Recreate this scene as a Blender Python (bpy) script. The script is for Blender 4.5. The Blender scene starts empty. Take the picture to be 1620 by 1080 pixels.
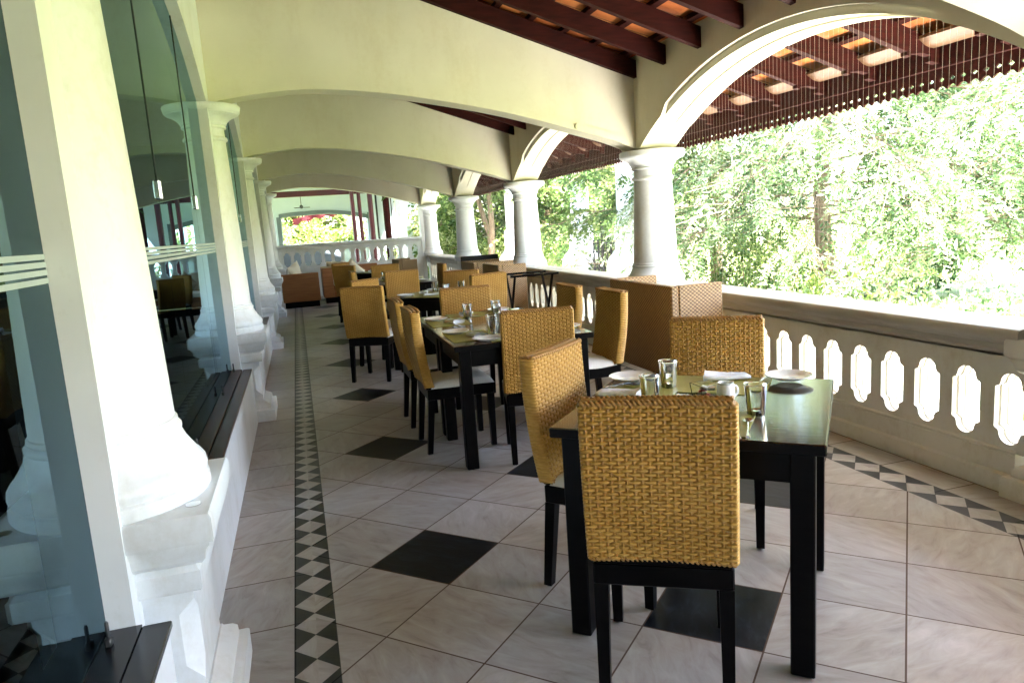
import bpy, math, random
import numpy as np
from mathutils import Vector, Matrix
R = math.radians
random.seed(7); rng = np.random.default_rng(7)
S = bpy.context.scene
COL = S.collection

# ------------------------------------------------------------------ helpers
class MB:
    """collects faces, builds ONE mesh object"""
    def __init__(s): s.v = []; s.f = []; s.m = []; s.T = None; s.mi = 0
    def add(s, vs, fs):
        n = len(s.v)
        if s.T is not None: vs = [tuple(s.T @ Vector(v)) for v in vs]
        s.v += [tuple(v) for v in vs]
        s.f += [tuple(i + n for i in f) for f in fs]; s.m += [s.mi] * len(fs)
        return s
    def box(s, x0, x1, y0, y1, z0, z1, b=0.0):
        if b <= 0:
            vs = [(x, y, z) for z in (z0, z1) for y in (y0, y1) for x in (x0, x1)]
            return s.add(vs, [(0, 2, 3, 1), (4, 5, 7, 6), (0, 1, 5, 4), (2, 6, 7, 3), (0, 4, 6, 2), (1, 3, 7, 5)])
        c = ((x0 + x1) / 2, (y0 + y1) / 2, (z0 + z1) / 2); h = ((x1 - x0) / 2, (y1 - y0) / 2, (z1 - z0) / 2)
        vs = []; idx = {}
        for sx in (-1, 1):
            for sy in (-1, 1):
                for sz in (-1, 1):
                    sg = (sx, sy, sz)
                    for a in range(3):
                        p = [c[k] + sg[k] * (h[k] - (0 if k == a else b)) for k in range(3)]
                        idx[(sg, a)] = len(vs); vs.append(tuple(p))
        fs = []
        for a in range(3):
            o = [k for k in range(3) if k != a]
            for sa in (-1, 1):
                q = []
                for s1, s2 in ((-1, -1), (1, -1), (1, 1), (-1, 1)):
                    sg = [0, 0, 0]; sg[a] = sa; sg[o[0]] = s1; sg[o[1]] = s2
                    q.append(idx[(tuple(sg), a)])
                fs.append(q)
        for a in range(3):
            o = [k for k in range(3) if k != a]
            for s1 in (-1, 1):
                for s2 in (-1, 1):
                    sg0 = [0, 0, 0]; sg0[a] = -1; sg0[o[0]] = s1; sg0[o[1]] = s2
                    sg1 = list(sg0); sg1[a] = 1
                    fs.append([idx[(tuple(sg0), o[0])], idx[(tuple(sg1), o[0])], idx[(tuple(sg1), o[1])], idx[(tuple(sg0), o[1])]])
        for sx in (-1, 1):
            for sy in (-1, 1):
                for sz in (-1, 1):
                    fs.append([idx[((sx, sy, sz), a)] for a in range(3)])
        return s.add(vs, fs)
    def lathe(s, prof, n=32, a0=0.0, a1=2 * math.pi, cap=True, c=(0, 0), close=False):
        full = abs(a1 - a0 - 2 * math.pi) < 1e-6
        m = n if full else n + 1; vs = []
        for r, z in prof:
            for i in range(m):
                a = a0 + (a1 - a0) * i / n
                vs.append((c[0] + r * math.cos(a), c[1] + r * math.sin(a), z))
        fs = []; P = len(prof)
        for j in range(P - 1 if not close else P):
            for i in range(m if full else m - 1):
                k = (i + 1) % m; j2 = (j + 1) % P
                fs.append((j * m + i, j * m + k, j2 * m + k, j2 * m + i))
        if cap and not close:
            fs.append(tuple(range(m))[::-1]); fs.append(tuple(range((P - 1) * m, P * m)))
        return s.add(vs, fs)
    def sq(s, prof, c=(0, 0), cap=True):
        """stack of rectangles (hx, hy, z)"""
        vs = []
        for hx, hy, z in prof:
            vs += [(c[0] - hx, c[1] - hy, z), (c[0] + hx, c[1] - hy, z), (c[0] + hx, c[1] + hy, z), (c[0] - hx, c[1] + hy, z)]
        fs = []
        for j in range(len(prof) - 1):
            for i in range(4):
                k = (i + 1) % 4
                fs.append((j * 4 + i, j * 4 + k, j * 4 + 4 + k, j * 4 + 4 + i))
        if cap: fs += [(3, 2, 1, 0), tuple(range(len(prof) * 4 - 4, len(prof) * 4))]
        return s.add(vs, fs)
    def tube(s, pts, r, n=8, cap=True):
        pts = [Vector(p) for p in pts]; rs = r if isinstance(r, (list, tuple)) else [r] * len(pts)
        vs = []; prev = None
        for i, p in enumerate(pts):
            t = (pts[min(i + 1, len(pts) - 1)] - pts[max(i - 1, 0)]).normalized()
            u = prev - t * prev.dot(t) if prev is not None else t.orthogonal()
            u.normalize(); prev = u; w = t.cross(u)
            for k in range(n):
                a = 2 * math.pi * k / n
                vs.append(tuple(p + (u * math.cos(a) + w * math.sin(a)) * rs[i]))
        fs = []
        for i in range(len(pts) - 1):
            for k in range(n):
                q = (k + 1) % n
                fs.append((i * n + k, i * n + q, (i + 1) * n + q, (i + 1) * n + k))
        if cap: fs += [tuple(range(n))[::-1], tuple(range((len(pts) - 1) * n, len(pts) * n))]
        return s.add(vs, fs)
    def prism(s, poly, f, d0, d1):
        """poly of (a,b) extruded from d0 to d1; f(a,b,d)->xyz"""
        n = len(poly)
        vs = [f(a, b, d0) for a, b in poly] + [f(a, b, d1) for a, b in poly]
        fs = [tuple(range(n))[::-1], tuple(range(n, 2 * n))] + [(i, (i + 1) % n, n + (i + 1) % n, n + i) for i in range(n)]
        return s.add(vs, fs)
    def strip(s, sm, f, d0, d1):
        """wall made of samples (t, zlow, zhigh), thickness d0..d1"""
        vs = []
        for t, a, b in sm: vs += [f(t, d0, a), f(t, d0, b), f(t, d1, a), f(t, d1, b)]
        fs = []
        for i in range(len(sm) - 1):
            o = i * 4; p = o + 4
            fs += [(o, p, p + 1, o + 1), (o + 2, o + 3, p + 3, p + 2), (o, o + 2, p + 2, p), (o + 1, p + 1, p + 3, o + 3)]
        e = len(sm) * 4 - 4
        fs += [(0, 1, 3, 2), (e, e + 2, e + 3, e + 1)]
        return s.add(vs, fs)
    def build(s, name, mat, parent=None, smooth=35, recalc=True):
        me = bpy.data.meshes.new(name)
        me.from_pydata(s.v, [], s.f)
        if recalc:
            import bmesh
            bm = bmesh.new(); bm.from_mesh(me); bmesh.ops.recalc_face_normals(bm, faces=bm.faces); bm.to_mesh(me); bm.free()
        mats = mat if isinstance(mat, (list, tuple)) else [mat]
        for m in mats: me.materials.append(m)
        if len(mats) > 1: me.polygons.foreach_set('material_index', s.m)
        if smooth:
            me.polygons.foreach_set('use_smooth', [True] * len(me.polygons))
            me.set_sharp_from_angle(angle=R(smooth))
        me.update()
        o = bpy.data.objects.new(name, me); COL.objects.link(o)
        if parent is not None: o.parent = parent
        return o

def tag(o, label=None, cat=None, group=None, kind=None):
    if label: o['label'] = label
    if cat: o['category'] = cat
    if group: o['group'] = group
    if kind: o['kind'] = kind
    return o
def thing(name, label, cat, loc=(0, 0, 0), rz=0.0, group=None):
    o = bpy.data.objects.new(name, None); COL.objects.link(o)
    o.empty_display_size = 0.1
    o.location = loc; o.rotation_euler = (0, 0, rz)
    return tag(o, label, cat, group)
def dup(root, loc=None, rz=None, label=None, group=None):
    def cp(o, par):
        c = o.copy(); COL.objects.link(c)
        if par is not None: c.parent = par
        for ch in o.children: cp(ch, c)
        return c
    r = cp(root, None)
    if loc is not None: r.location = loc
    if rz is not None: r.rotation_euler = (0, 0, rz)
    if label: r['label'] = label
    if group: r['group'] = group
    return r

# ------------------------------------------------------------------ materials
def nmat(name):
    m = bpy.data.materials.new(name); m.use_nodes = True
    nt = m.node_tree; b = nt.nodes['Principled BSDF']
    return m, nt, b
def N(nt, t, **k):
    n = nt.nodes.new(t)
    for a, v in k.items():
        if a in n.inputs: n.inputs[a].default_value = v
        else: setattr(n, a, v)
    return n
def ramp(nt, fac, stops):
    r = nt.nodes.new('ShaderNodeValToRGB'); e = r.color_ramp.elements
    while len(e) < len(stops): e.new(0.5)
    for i, (p, c) in enumerate(stops): e[i].position = p; e[i].color = (*c, 1)
    nt.links.new(fac, r.inputs['Fac']); return r.outputs['Color']
def noise(nt, scale, detail=4, coord='Object', stretch=None, rough=.55):
    tc = nt.nodes.new('ShaderNodeTexCoord'); src = tc.outputs[coord]
    if stretch:
        mp = nt.nodes.new('ShaderNodeMapping'); mp.inputs['Scale'].default_value = stretch
        nt.links.new(src, mp.inputs['Vector']); src = mp.outputs['Vector']
    n = N(nt, 'ShaderNodeTexNoise'); n.inputs['Scale'].default_value = scale; n.inputs['Detail'].default_value = detail
    n.inputs['Roughness'].default_value = rough
    nt.links.new(src, n.inputs['Vector']); return n.outputs['Fac']
def bump(nt, b, h, strength=.3, dist=.01):
    n = nt.nodes.new('ShaderNodeBump'); n.inputs['Strength'].default_value = strength; n.inputs['Distance'].default_value = dist
    nt.links.new(h, n.inputs['Height']); nt.links.new(n.outputs['Normal'], b.inputs['Normal'])
def simple(name, c0, c1, scale=6, rough=.5, stretch=None, spec=.5, bs=0, bd=.004, detail=5, coat=0, stain=None):
    m, nt, b = nmat(name)
    f = noise(nt, scale, detail, stretch=stretch)
    cc = ramp(nt, f, [(.32, c0), (.68, c1)])
    if stain:
        s1 = noise(nt, 2.3, 8, stretch=(2.2, 2.2, .55), rough=.68); s2 = noise(nt, 26, 6, rough=.7)
        k = math_(nt, 'MULTIPLY_ADD', s2, .35, math_(nt, 'MULTIPLY', s1, .65))
        sc = ramp(nt, k, [(.50, (1, 1, 1)), (.60, tuple(1 - (1 - q) * .45 for q in stain)), (.72, stain)])
        mm = nt.nodes.new('ShaderNodeMix'); mm.data_type = 'RGBA'; mm.blend_type = 'MULTIPLY'; mm.inputs[0].default_value = 1
        nt.links.new(cc, mm.inputs[6]); nt.links.new(sc, mm.inputs[7]); cc = mm.outputs[2]
    nt.links.new(cc, b.inputs['Base Color'])
    b.inputs['Roughness'].default_value = rough; b.inputs['Specular IOR Level'].default_value = spec
    b.inputs['Coat Weight'].default_value = coat
    if bs: bump(nt, b, noise(nt, scale * 6, 3, stretch=stretch), bs, bd)
    return m
def math_(nt, op, a, b=None, c=None):
    n = nt.nodes.new('ShaderNodeMath'); n.operation = op
    for i, v in enumerate((a, b, c)):
        if v is None: continue
        if isinstance(v, (int, float)): n.inputs[i].default_value = v
        else: nt.links.new(v, n.inputs[i])
    return n.outputs[0]
def mix(nt, f, a, b):
    n = nt.nodes.new('ShaderNodeMix'); n.data_type = 'RGBA'
    for i, v in ((0, f), (6, a), (7, b)):
        if isinstance(v, (int, float)): n.inputs[i].default_value = v
        elif isinstance(v, tuple): n.inputs[i].default_value = (*v, 1)
        else: nt.links.new(v, n.inputs[i])
    return n.outputs[2]

M = {}
M['white'] = simple('white_paint', (.69, .715, .74), (.76, .785, .81), 3, .42, bs=.10, stain=(.80, .78, .72))
M['cream'] = simple('cream_plaster', (.63, .595, .46), (.69, .655, .51), 2.2, .7, bs=.16, stain=(.92, .89, .82))
M['rail'] = simple('rail_paint', (.66, .64, .58), (.73, .71, .66), 3, .45, bs=.14, stain=(.80, .74, .64))
M['wood'] = simple('rafter_wood', (.016, .0022, .0014), (.036, .005, .003), 5, .7, spec=.12, stretch=(1, 8, 8), bs=.15)
M['darkwood'] = simple('espresso_wood', (.0012, .0009, .0009), (.0028, .002, .0019), 6, .35, stretch=(1, 1, 6), spec=.10)
M['sill'] = simple('sill_wood', (.022, .005, .003), (.05, .011, .006), 4, .32, stretch=(8, 1, 8), spec=.3)
M['cushion'] = simple('seat_cloth', (.66, .62, .55), (.74, .71, .64), 5, .75, bs=.2)
M['napkin'] = simple('napkin_cloth', (.72, .72, .76), (.82, .82, .85), 8, .8, bs=.25)
M['china'] = simple('white_china', (.74, .74, .74), (.80, .80, .80), 4, .12)
M['steel'], _nt, _b = nmat('steel'); _b.inputs['Base Color'].default_value = (.62, .62, .63, 1); _b.inputs['Metallic'].default_value = 1; _b.inputs['Roughness'].default_value = .2
M['iron'] = simple('black_iron', (.012, .013, .016), (.03, .032, .036), 9, .5)
M['redpost'] = simple('red_post_paint', (.055, .004, .007), (.085, .006, .010), 3, .4)
M['sugar'] = simple('sugar_sachets', (.8, .8, .8), (.85, .85, .85), 6, .6)
M['redsachet'] = simple('red_sachet', (.35, .02, .02), (.5, .03, .03), 6, .5)
M['cushtan'] = simple('tan_cushion', (.50, .44, .32), (.60, .54, .42), 4, .8, bs=.2)
M['redcloth'] = simple('red_cloth', (.26, .03, .04), (.36, .05, .06), 4, .8)
M['farwall'] = simple('pale_blue_wall', (.60, .68, .76), (.66, .74, .82), 2, .7)
M['bolt'] = simple('dark_bolt', (.02, .02, .02), (.04, .04, .04), 8, .35)
M['film'] = simple('frosted_film', (.34, .40, .40), (.40, .46, .46), 4, .6)
M['seal'] = simple('glass_seal', (.02, .03, .025), (.035, .045, .04), 5, .5)
M['bark'] = simple('bark', (.10, .07, .045), (.28, .20, .13), 4, .9, stretch=(6, 6, 1), bs=.8, bd=.03)
M['granite'] = simple('black_granite', (.008, .009, .012), (.02, .022, .03), 12, .22)
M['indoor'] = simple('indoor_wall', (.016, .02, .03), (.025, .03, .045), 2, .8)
M['lawn'] = simple('lawn', (.14, .20, .045), (.27, .29, .09), 1.3, .9, bs=.4, bd=.05)
M['bounce_paving'] = simple('pale_bounce_paving', (.53, .52, .48), (.65, .64, .60), 1.5, .8, bs=.2)
M['softwood'] = simple('pale_soffit_wood', (.075, .034, .013), (.14, .068, .028), 4, .5, stretch=(8, 1, 8))
M['greyrim'] = simple('grey_render', (.14, .17, .20), (.19, .22, .26), 3, .8)
M['netting'] = simple('net_strand', (.45, .40, .33), (.5, .45, .38), 3, .7)
M['railtop'] = simple('handrail_paint', (.38, .355, .31), (.50, .475, .43), 3, .42, stretch=(3, .6, 3), bs=.1)  # handrail colour, darker than the panel paint
M['plinth'] = simple('plinth_render', (.5, .48, .42), (.6, .57, .5), 3, .8)

def wicker(name, c0, c1, c2):
    m, nt, b = nmat(name)
    f = noise(nt, 55, 3, stretch=(1, 1, 3)); g = noise(nt, 5, 3)
    k = math_(nt, 'MULTIPLY_ADD', g, .5, math_(nt, 'MULTIPLY', f, .5))
    nt.links.new(ramp(nt, k, [(.3, c0), (.5, c1), (.7, c2)]), b.inputs['Base Color'])
    b.inputs['Roughness'].default_value = .42; b.inputs['Specular IOR Level'].default_value = .4
    return m
M['wicker'] = wicker('rattan_strand', (.33, .165, .027), (.48, .265, .052), (.60, .365, .10))
M['stake'] = wicker('rattan_stake', (.25, .11, .014), (.36, .18, .028), (.46, .25, .05))
M['braid'] = wicker('rattan_braid', (.22, .09, .02), (.34, .17, .04), (.46, .26, .07))

def fine_weave(name, c0, c1, pitch=.011):
    m, nt, b = nmat(name)
    tc = nt.nodes.new('ShaderNodeTexCoord'); sp = nt.nodes.new('ShaderNodeSeparateXYZ'); nt.links.new(tc.outputs['Object'], sp.inputs[0])
    h = math_(nt, 'ADD', sp.outputs[0], sp.outputs[1])
    u = math_(nt, 'MULTIPLY', h, math.pi / pitch); v = math_(nt, 'MULTIPLY', sp.outputs[2], math.pi / pitch * 1.25)
    w = math_(nt, 'MULTIPLY', math_(nt, 'SINE', u), math_(nt, 'SINE', v))
    w2 = math_(nt, 'MULTIPLY_ADD', w, .5, .5)
    n = noise(nt, 30, 3)
    col = ramp(nt, math_(nt, 'MULTIPLY_ADD', n, .35, math_(nt, 'MULTIPLY', w2, .65)), [(.25, c0), (.75, c1)])
    nt.links.new(col, b.inputs['Base Color']); b.inputs['Roughness'].default_value = .5
    bump(nt, b, w2, .6, .004)
    return m
M['booth'] = fine_weave('fine_rattan', (.11, .052, .017), (.40, .25, .105), .017)
M['boothred'] = simple('red_brown_wicker', (.24, .085, .022), (.36, .14, .042), 3, .5, stretch=(1, 1, 14), bs=.3)

def floor_mat():
    m, nt, b = nmat('floor_tiles')
    g = nt.nodes.new('ShaderNodeNewGeometry'); sp = nt.nodes.new('ShaderNodeSeparateXYZ'); nt.links.new(g.outputs['Position'], sp.inputs[0])
    x, y = sp.outputs[0], sp.outputs[1]
    hd = .2867; x0, y0 = .445, 3.0
    dx = math_(nt, 'SUBTRACT', x, x0); dy = math_(nt, 'SUBTRACT', y, y0)
    i = math_(nt, 'DIVIDE', dx, hd); j = math_(nt, 'DIVIDE', dy, hd)
    a = math_(nt, 'MULTIPLY_ADD', math_(nt, 'ADD', i, j), .5, .5)
    c = math_(nt, 'MULTIPLY_ADD', math_(nt, 'SUBTRACT', j, i), .5, .5)
    # straight tiles outside the two borders
    s = .4055
    sa = math_(nt, 'DIVIDE', math_(nt, 'SUBTRACT', x, -.155), s); sc = math_(nt, 'DIVIDE', math_(nt, 'SUBTRACT', y, 2.648), s)
    inside = math_(nt, 'MULTIPLY', math_(nt, 'GREATER_THAN', x, -.08), math_(nt, 'LESS_THAN', x, 2.82))
    def sel(p, q): return math_(nt, 'ADD', math_(nt, 'MULTIPLY', inside, p), math_(nt, 'MULTIPLY', math_(nt, 'SUBTRACT', 1, inside), q))
    ua = sel(a, sa); uc = sel(c, sc)
    def grout(u, w):
        f = math_(nt, 'FRACT', u); d = math_(nt, 'SUBTRACT', .5, math_(nt, 'ABSOLUTE', math_(nt, 'SUBTRACT', f, .5)))
        return math_(nt, 'LESS_THAN', d, w)
    gr = math_(nt, 'MAXIMUM', grout(ua, .0075), grout(uc, .0075))
    fa = math_(nt, 'FLOOR', ua); fc = math_(nt, 'FLOOR', uc)
    def mod3(u):
        r = math_(nt, 'FLOORED_MODULO', u, 3) if False else math_(nt, 'SUBTRACT', u, math_(nt, 'MULTIPLY', math_(nt, 'FLOOR', math_(nt, 'DIVIDE', math_(nt, 'ADD', u, .25), 3)), 3))
        return math_(nt, 'LESS_THAN', r, .5)
    dark = math_(nt, 'MULTIPLY', math_(nt, 'MULTIPLY', mod3(fa), mod3(fc)), inside)
    # per-tile tone
    cv = nt.nodes.new('ShaderNodeCombineXYZ'); nt.links.new(fa, cv.inputs[0]); nt.links.new(fc, cv.inputs[1]); nt.links.new(inside, cv.inputs[2])
    wn = nt.nodes.new('ShaderNodeTexWhiteNoise'); nt.links.new(cv.outputs[0], wn.inputs['Vector'])
    # veins: warped noise, direction differs per tile
    off = nt.nodes.new('ShaderNodeVectorMath'); off.operation = 'MULTIPLY_ADD'
    nt.links.new(wn.outputs['Color'], off.inputs[0]); off.inputs[1].default_value = (9, 9, 9); nt.links.new(g.outputs['Position'], off.inputs[2])
    rotv = nt.nodes.new('ShaderNodeVectorRotate'); rotv.rotation_type = 'Z_AXIS'; nt.links.new(off.outputs[0], rotv.inputs['Vector']); nt.links.new(math_(nt, 'MULTIPLY', wn.outputs['Value'], 6.28), rotv.inputs['Angle'])
    mp = nt.nodes.new('ShaderNodeMapping'); mp.inputs['Scale'].default_value = (3, 9, 1); nt.links.new(rotv.outputs[0], mp.inputs['Vector'])
    n1 = N(nt, 'ShaderNodeTexNoise'); n1.inputs['Scale'].default_value = 2.1; n1.inputs['Detail'].default_value = 9; n1.inputs['Distortion'].default_value = .7; n1.inputs['Roughness'].default_value = .62
    nt.links.new(mp.outputs[0], n1.inputs['Vector'])
    n2 = N(nt, 'ShaderNodeTexNoise'); n2.inputs['Scale'].default_value = 1.1; n2.inputs['Detail'].default_value = 4; nt.links.new(g.outputs['Position'], n2.inputs['Vector'])
    t1 = ramp(nt, n1.outputs['Fac'], [(.27, (.30, .265, .245)), (.42, (.415, .385, .37)), (.57, (.475, .455, .45)), (.74, (.56, .545, .545))])
    tone = math_(nt, 'MULTIPLY_ADD', wn.outputs['Value'], .20, .68)
    tv = nt.nodes.new('ShaderNodeVectorMath'); tv.operation = 'SCALE'; nt.links.new(t1, tv.inputs[0]); nt.links.new(tone, tv.inputs['Scale'])
    stain = ramp(nt, n2.outputs['Fac'], [(.42, (1, 1, 1)), (.70, (.84, .72, .58))])
    mm = nt.nodes.new('ShaderNodeMix'); mm.data_type = 'RGBA'; mm.blend_type = 'MULTIPLY'; mm.inputs[0].default_value = 1
    nt.links.new(tv.outputs[0], mm.inputs[6]); nt.links.new(stain, mm.inputs[7])
    slate = ramp(nt, n1.outputs['Fac'], [(.36, (.0015, .002, .0035)), (.52, (.006, .008, .012)), (.64, (.016, .020, .028))])
    col = mix(nt, dark, mm.outputs[2], slate)
    col = mix(nt, gr, col, (.085, .05, .035))
    # border strips: chain of light diamonds between dark triangles
    def strip(xc, w):
        p = math_(nt, 'ABSOLUTE', math_(nt, 'DIVIDE', math_(nt, 'SUBTRACT', x, xc), w))
        q = math_(nt, 'ABSOLUTE', math_(nt, 'SUBTRACT', math_(nt, 'FRACT', math_(nt, 'DIVIDE', y, w * 1.06)), .5))
        ins = math_(nt, 'LESS_THAN', p, .5)
        e = math_(nt, 'GREATER_THAN', p, .485)
        return ins, math_(nt, 'LESS_THAN', math_(nt, 'ADD', p, q), .49), e
    blk = ramp(nt, n1.outputs['Fac'], [(.35, (.003, .0035, .005)), (.65, (.008, .009, .013))])
    for xc, w in ((-.083, .150), (2.815, .165)):
        ins, lt, e = strip(xc, w)
        cc = mix(nt, lt, blk, mm.outputs[2])
        col = mix(nt, ins, col, cc)
    nt.links.new(col, b.inputs['Base Color'])
    rg = math_(nt, 'MULTIPLY_ADD', n1.outputs['Fac'], .25, .28)
    rg = math_(nt, 'MULTIPLY_ADD', gr, .4, rg)
    nt.links.new(rg, b.inputs['Roughness']); nt.links.new(math_(nt, 'MULTIPLY_ADD', dark, -.30, .44), b.inputs['Specular IOR Level'])
    hh = math_(nt, 'SUBTRACT', math_(nt, 'MULTIPLY', n1.outputs['Fac'], .5), math_(nt, 'MULTIPLY', gr, .5))
    bump(nt, b, hh, .35, .006)
    return m
M['floor'] = floor_mat()

def tile_mat():
    m, nt, b = nmat('clay_roof_tile')
    tc = nt.nodes.new('ShaderNodeTexCoord'); sp = nt.nodes.new('ShaderNodeSeparateXYZ'); nt.links.new(tc.outputs['Object'], sp.inputs[0])
    u = math_(nt, 'DIVIDE', sp.outputs[1], .265); v = math_(nt, 'DIVIDE', sp.outputs[0], .285)
    fu = math_(nt, 'ABSOLUTE', math_(nt, 'SUBTRACT', math_(nt, 'FRACT', u), .5)); fv = math_(nt, 'ABSOLUTE', math_(nt, 'SUBTRACT', math_(nt, 'FRACT', v), .5))
    d = math_(nt, 'ADD', fu, fv)
    rib = math_(nt, 'LESS_THAN', math_(nt, 'ABSOLUTE', math_(nt, 'SUBTRACT', d, .36)), .03)
    rib2 = math_(nt, 'LESS_THAN', math_(nt, 'ABSOLUTE', math_(nt, 'SUBTRACT', d, .17)), .022)
    edge = math_(nt, 'GREATER_THAN', fu, .47)
    ln = math_(nt, 'MAXIMUM', math_(nt, 'MAXIMUM', rib, rib2), edge)
    n = noise(nt, 7, 5)
    cv = nt.nodes.new('ShaderNodeCombineXYZ'); nt.links.new(math_(nt, 'FLOOR', u), cv.inputs[0]); nt.links.new(math_(nt, 'FLOOR', v), cv.inputs[1])
    wn = nt.nodes.new('ShaderNodeTexWhiteNoise'); nt.links.new(cv.outputs[0], wn.inputs['Vector'])
    k = math_(nt, 'MULTIPLY_ADD', wn.outputs['Value'], .4, math_(nt, 'MULTIPLY', n, .6))
    col = ramp(nt, k, [(.25, (.40, .10, .022)), (.5, (.55, .165, .035)), (.75, (.66, .24, .06))])
    col = mix(nt, math_(nt, 'MULTIPLY', edge, .8), col, (.10, .03, .015))
    nt.links.new(col, b.inputs['Base Color']); b.inputs['Roughness'].default_value = .75
    bump(nt, b, math_(nt, 'SUBTRACT', math_(nt, 'MULTIPLY', n, .2), ln), .9, .012)
    return m
M['tile'] = tile_mat()

def table_mat():
    m, nt, b = nmat('varnished_table_top')
    f = noise(nt, 5, 6, stretch=(1.2, 22, 1))
    nt.links.new(ramp(nt, f, [(.3, (.012, .007, .005)), (.7, (.040, .022, .014))]), b.inputs['Base Color'])
    nt.links.new(math_(nt, 'MULTIPLY_ADD', f, .12, .02), b.inputs['Roughness'])
    b.inputs['Specular IOR Level'].default_value = .5; b.inputs['Coat Weight'].default_value = .12; b.inputs['Coat Roughness'].default_value = .07
    bump(nt, b, f, .12, .002)
    return m
M['tabletop'] = table_mat()
def mat_mat():
    m, nt, b = nmat('olive_placemat')
    tc = nt.nodes.new('ShaderNodeTexCoord'); w = nt.nodes.new('ShaderNodeTexWave'); w.inputs['Scale'].default_value = 60; w.inputs['Distortion'].default_value = .6
    nt.links.new(tc.outputs['Object'], w.inputs['Vector'])
    n = noise(nt, 9, 4)
    nt.links.new(ramp(nt, n, [(.3, (.24, .22, .03)), (.7, (.33, .30, .06))]), b.inputs['Base Color'])
    b.inputs['Roughness'].default_value = .4; bump(nt, b, w.outputs['Fac'], .2, .001)
    return m
M['mat'] = mat_mat()

def glass_pane():
    m, nt, b = nmat('window_glass'); nt.nodes.remove(b); out = nt.nodes['Material Output']
    tr = N(nt, 'ShaderNodeBsdfTransparent'); tr.inputs[0].default_value = (.50, .58, .56, 1)
    gl = N(nt, 'ShaderNodeBsdfGlossy'); gl.inputs['Color'].default_value = (.56, .84, .98, 1); gl.inputs['Roughness'].default_value = 0
    fr = N(nt, 'ShaderNodeFresnel'); fr.inputs['IOR'].default_value = 1.52
    f2 = fr.outputs[0]
    mx = N(nt, 'ShaderNodeMixShader'); nt.links.new(f2, mx.inputs[0]); nt.links.new(tr.outputs[0], mx.inputs[1]); nt.links.new(gl.outputs[0], mx.inputs[2])
    nt.links.new(mx.outputs[0], out.inputs[0]); return m
M['glass'] = glass_pane()
def tumbler_mat():
    m, nt, b = nmat('tumbler_glass')
    b.inputs['Base Color'].default_value = (.96, .98, .97, 1); b.inputs['Transmission Weight'].default_value = 1
    b.inputs['Roughness'].default_value = 0; b.inputs['IOR'].default_value = 1.47
    return m
M['tumbler'] = tumbler_mat()

def leaf(name, c, tr=.45):
    m, nt, b = nmat(name); out = nt.nodes['Material Output']
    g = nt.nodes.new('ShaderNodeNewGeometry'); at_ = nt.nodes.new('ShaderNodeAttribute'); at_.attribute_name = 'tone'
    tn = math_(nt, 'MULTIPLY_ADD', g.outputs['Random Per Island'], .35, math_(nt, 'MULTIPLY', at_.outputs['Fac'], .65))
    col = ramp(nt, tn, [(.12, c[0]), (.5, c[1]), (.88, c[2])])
    nt.links.new(col, b.inputs['Base Color']); b.inputs['Roughness'].default_value = .5; b.inputs['Specular IOR Level'].default_value = .35
    t = nt.nodes.new('ShaderNodeBsdfTranslucent'); nt.links.new(col, t.inputs['Color'])
    mx = nt.nodes.new('ShaderNodeMixShader'); mx.inputs[0].default_value = tr
    nt.links.new(b.outputs[0], mx.inputs[1]); nt.links.new(t.outputs[0], mx.inputs[2]); nt.links.new(mx.outputs[0], out.inputs[0])
    return m
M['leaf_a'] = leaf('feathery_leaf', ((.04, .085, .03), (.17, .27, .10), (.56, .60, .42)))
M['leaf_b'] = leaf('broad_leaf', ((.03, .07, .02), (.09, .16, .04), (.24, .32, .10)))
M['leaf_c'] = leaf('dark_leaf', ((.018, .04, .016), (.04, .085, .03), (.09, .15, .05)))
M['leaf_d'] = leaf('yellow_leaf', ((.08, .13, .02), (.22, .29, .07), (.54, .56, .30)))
M['blade'] = leaf('long_leaf', ((.05, .12, .02), (.10, .20, .04), (.16, .26, .06)), .4)

# ------------------------------------------------------------------ dimensions
P = 3.91; Y0 = 2.265                      # bay pitch, first pier in view
BAYS = [Y0 + P * k for k in range(-2, 5)]  # pier / column lines
YE = 17.905; YB = BAYS[0] - .25
GX = -.58; PX = -.513; CXL = -.585; CXR = 3.22
def rb(x): return 2.596 + .333 * (3.026 - x)   # underside of rafters
RD = .145
SR, PK, HS = 2.0, 2.505, 1.78
RR = (HS * HS + (PK - SR) ** 2) / (2 * (PK - SR))

# ------------------------------------------------------------------ setting
g = MB(); g.add([(-150, -150, -.55), (200, -150, -.55), (200, 200, -.55), (-150, 200, -.55)], [(0, 1, 2, 3)])
tag(g.build('ground', M['lawn'], smooth=0), kind='structure')
f = MB(); f.box(-.70, 3.42, YB - .3, YE + .25, -.12, 0); tag(f.build('floor', M['floor'], smooth=0), kind='structure')
f = MB(); f.box(-6.4, 3.40, YB - .25, YE + .2, -.56, -.124); tag(f.build('terrace_base', M['plinth'], smooth=0), kind='structure')
f = MB(); f.box(-9, 9, YB - 14, YB - .32, -.56, -.03); tag(f.build('bounce_terrace', M['bounce_paving'], smooth=0), kind='structure')  # unseen slab behind the camera, added to bounce sun into the veranda
f = MB(); f.box(3.43, 6.2, YB - .3, YE + 12, -.56, -.50); tag(f.build('path', M['bounce_paving'], smooth=0), kind='structure')  # added pale reflector, hidden by the balustrade, throws sunlight up into the arches

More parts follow.
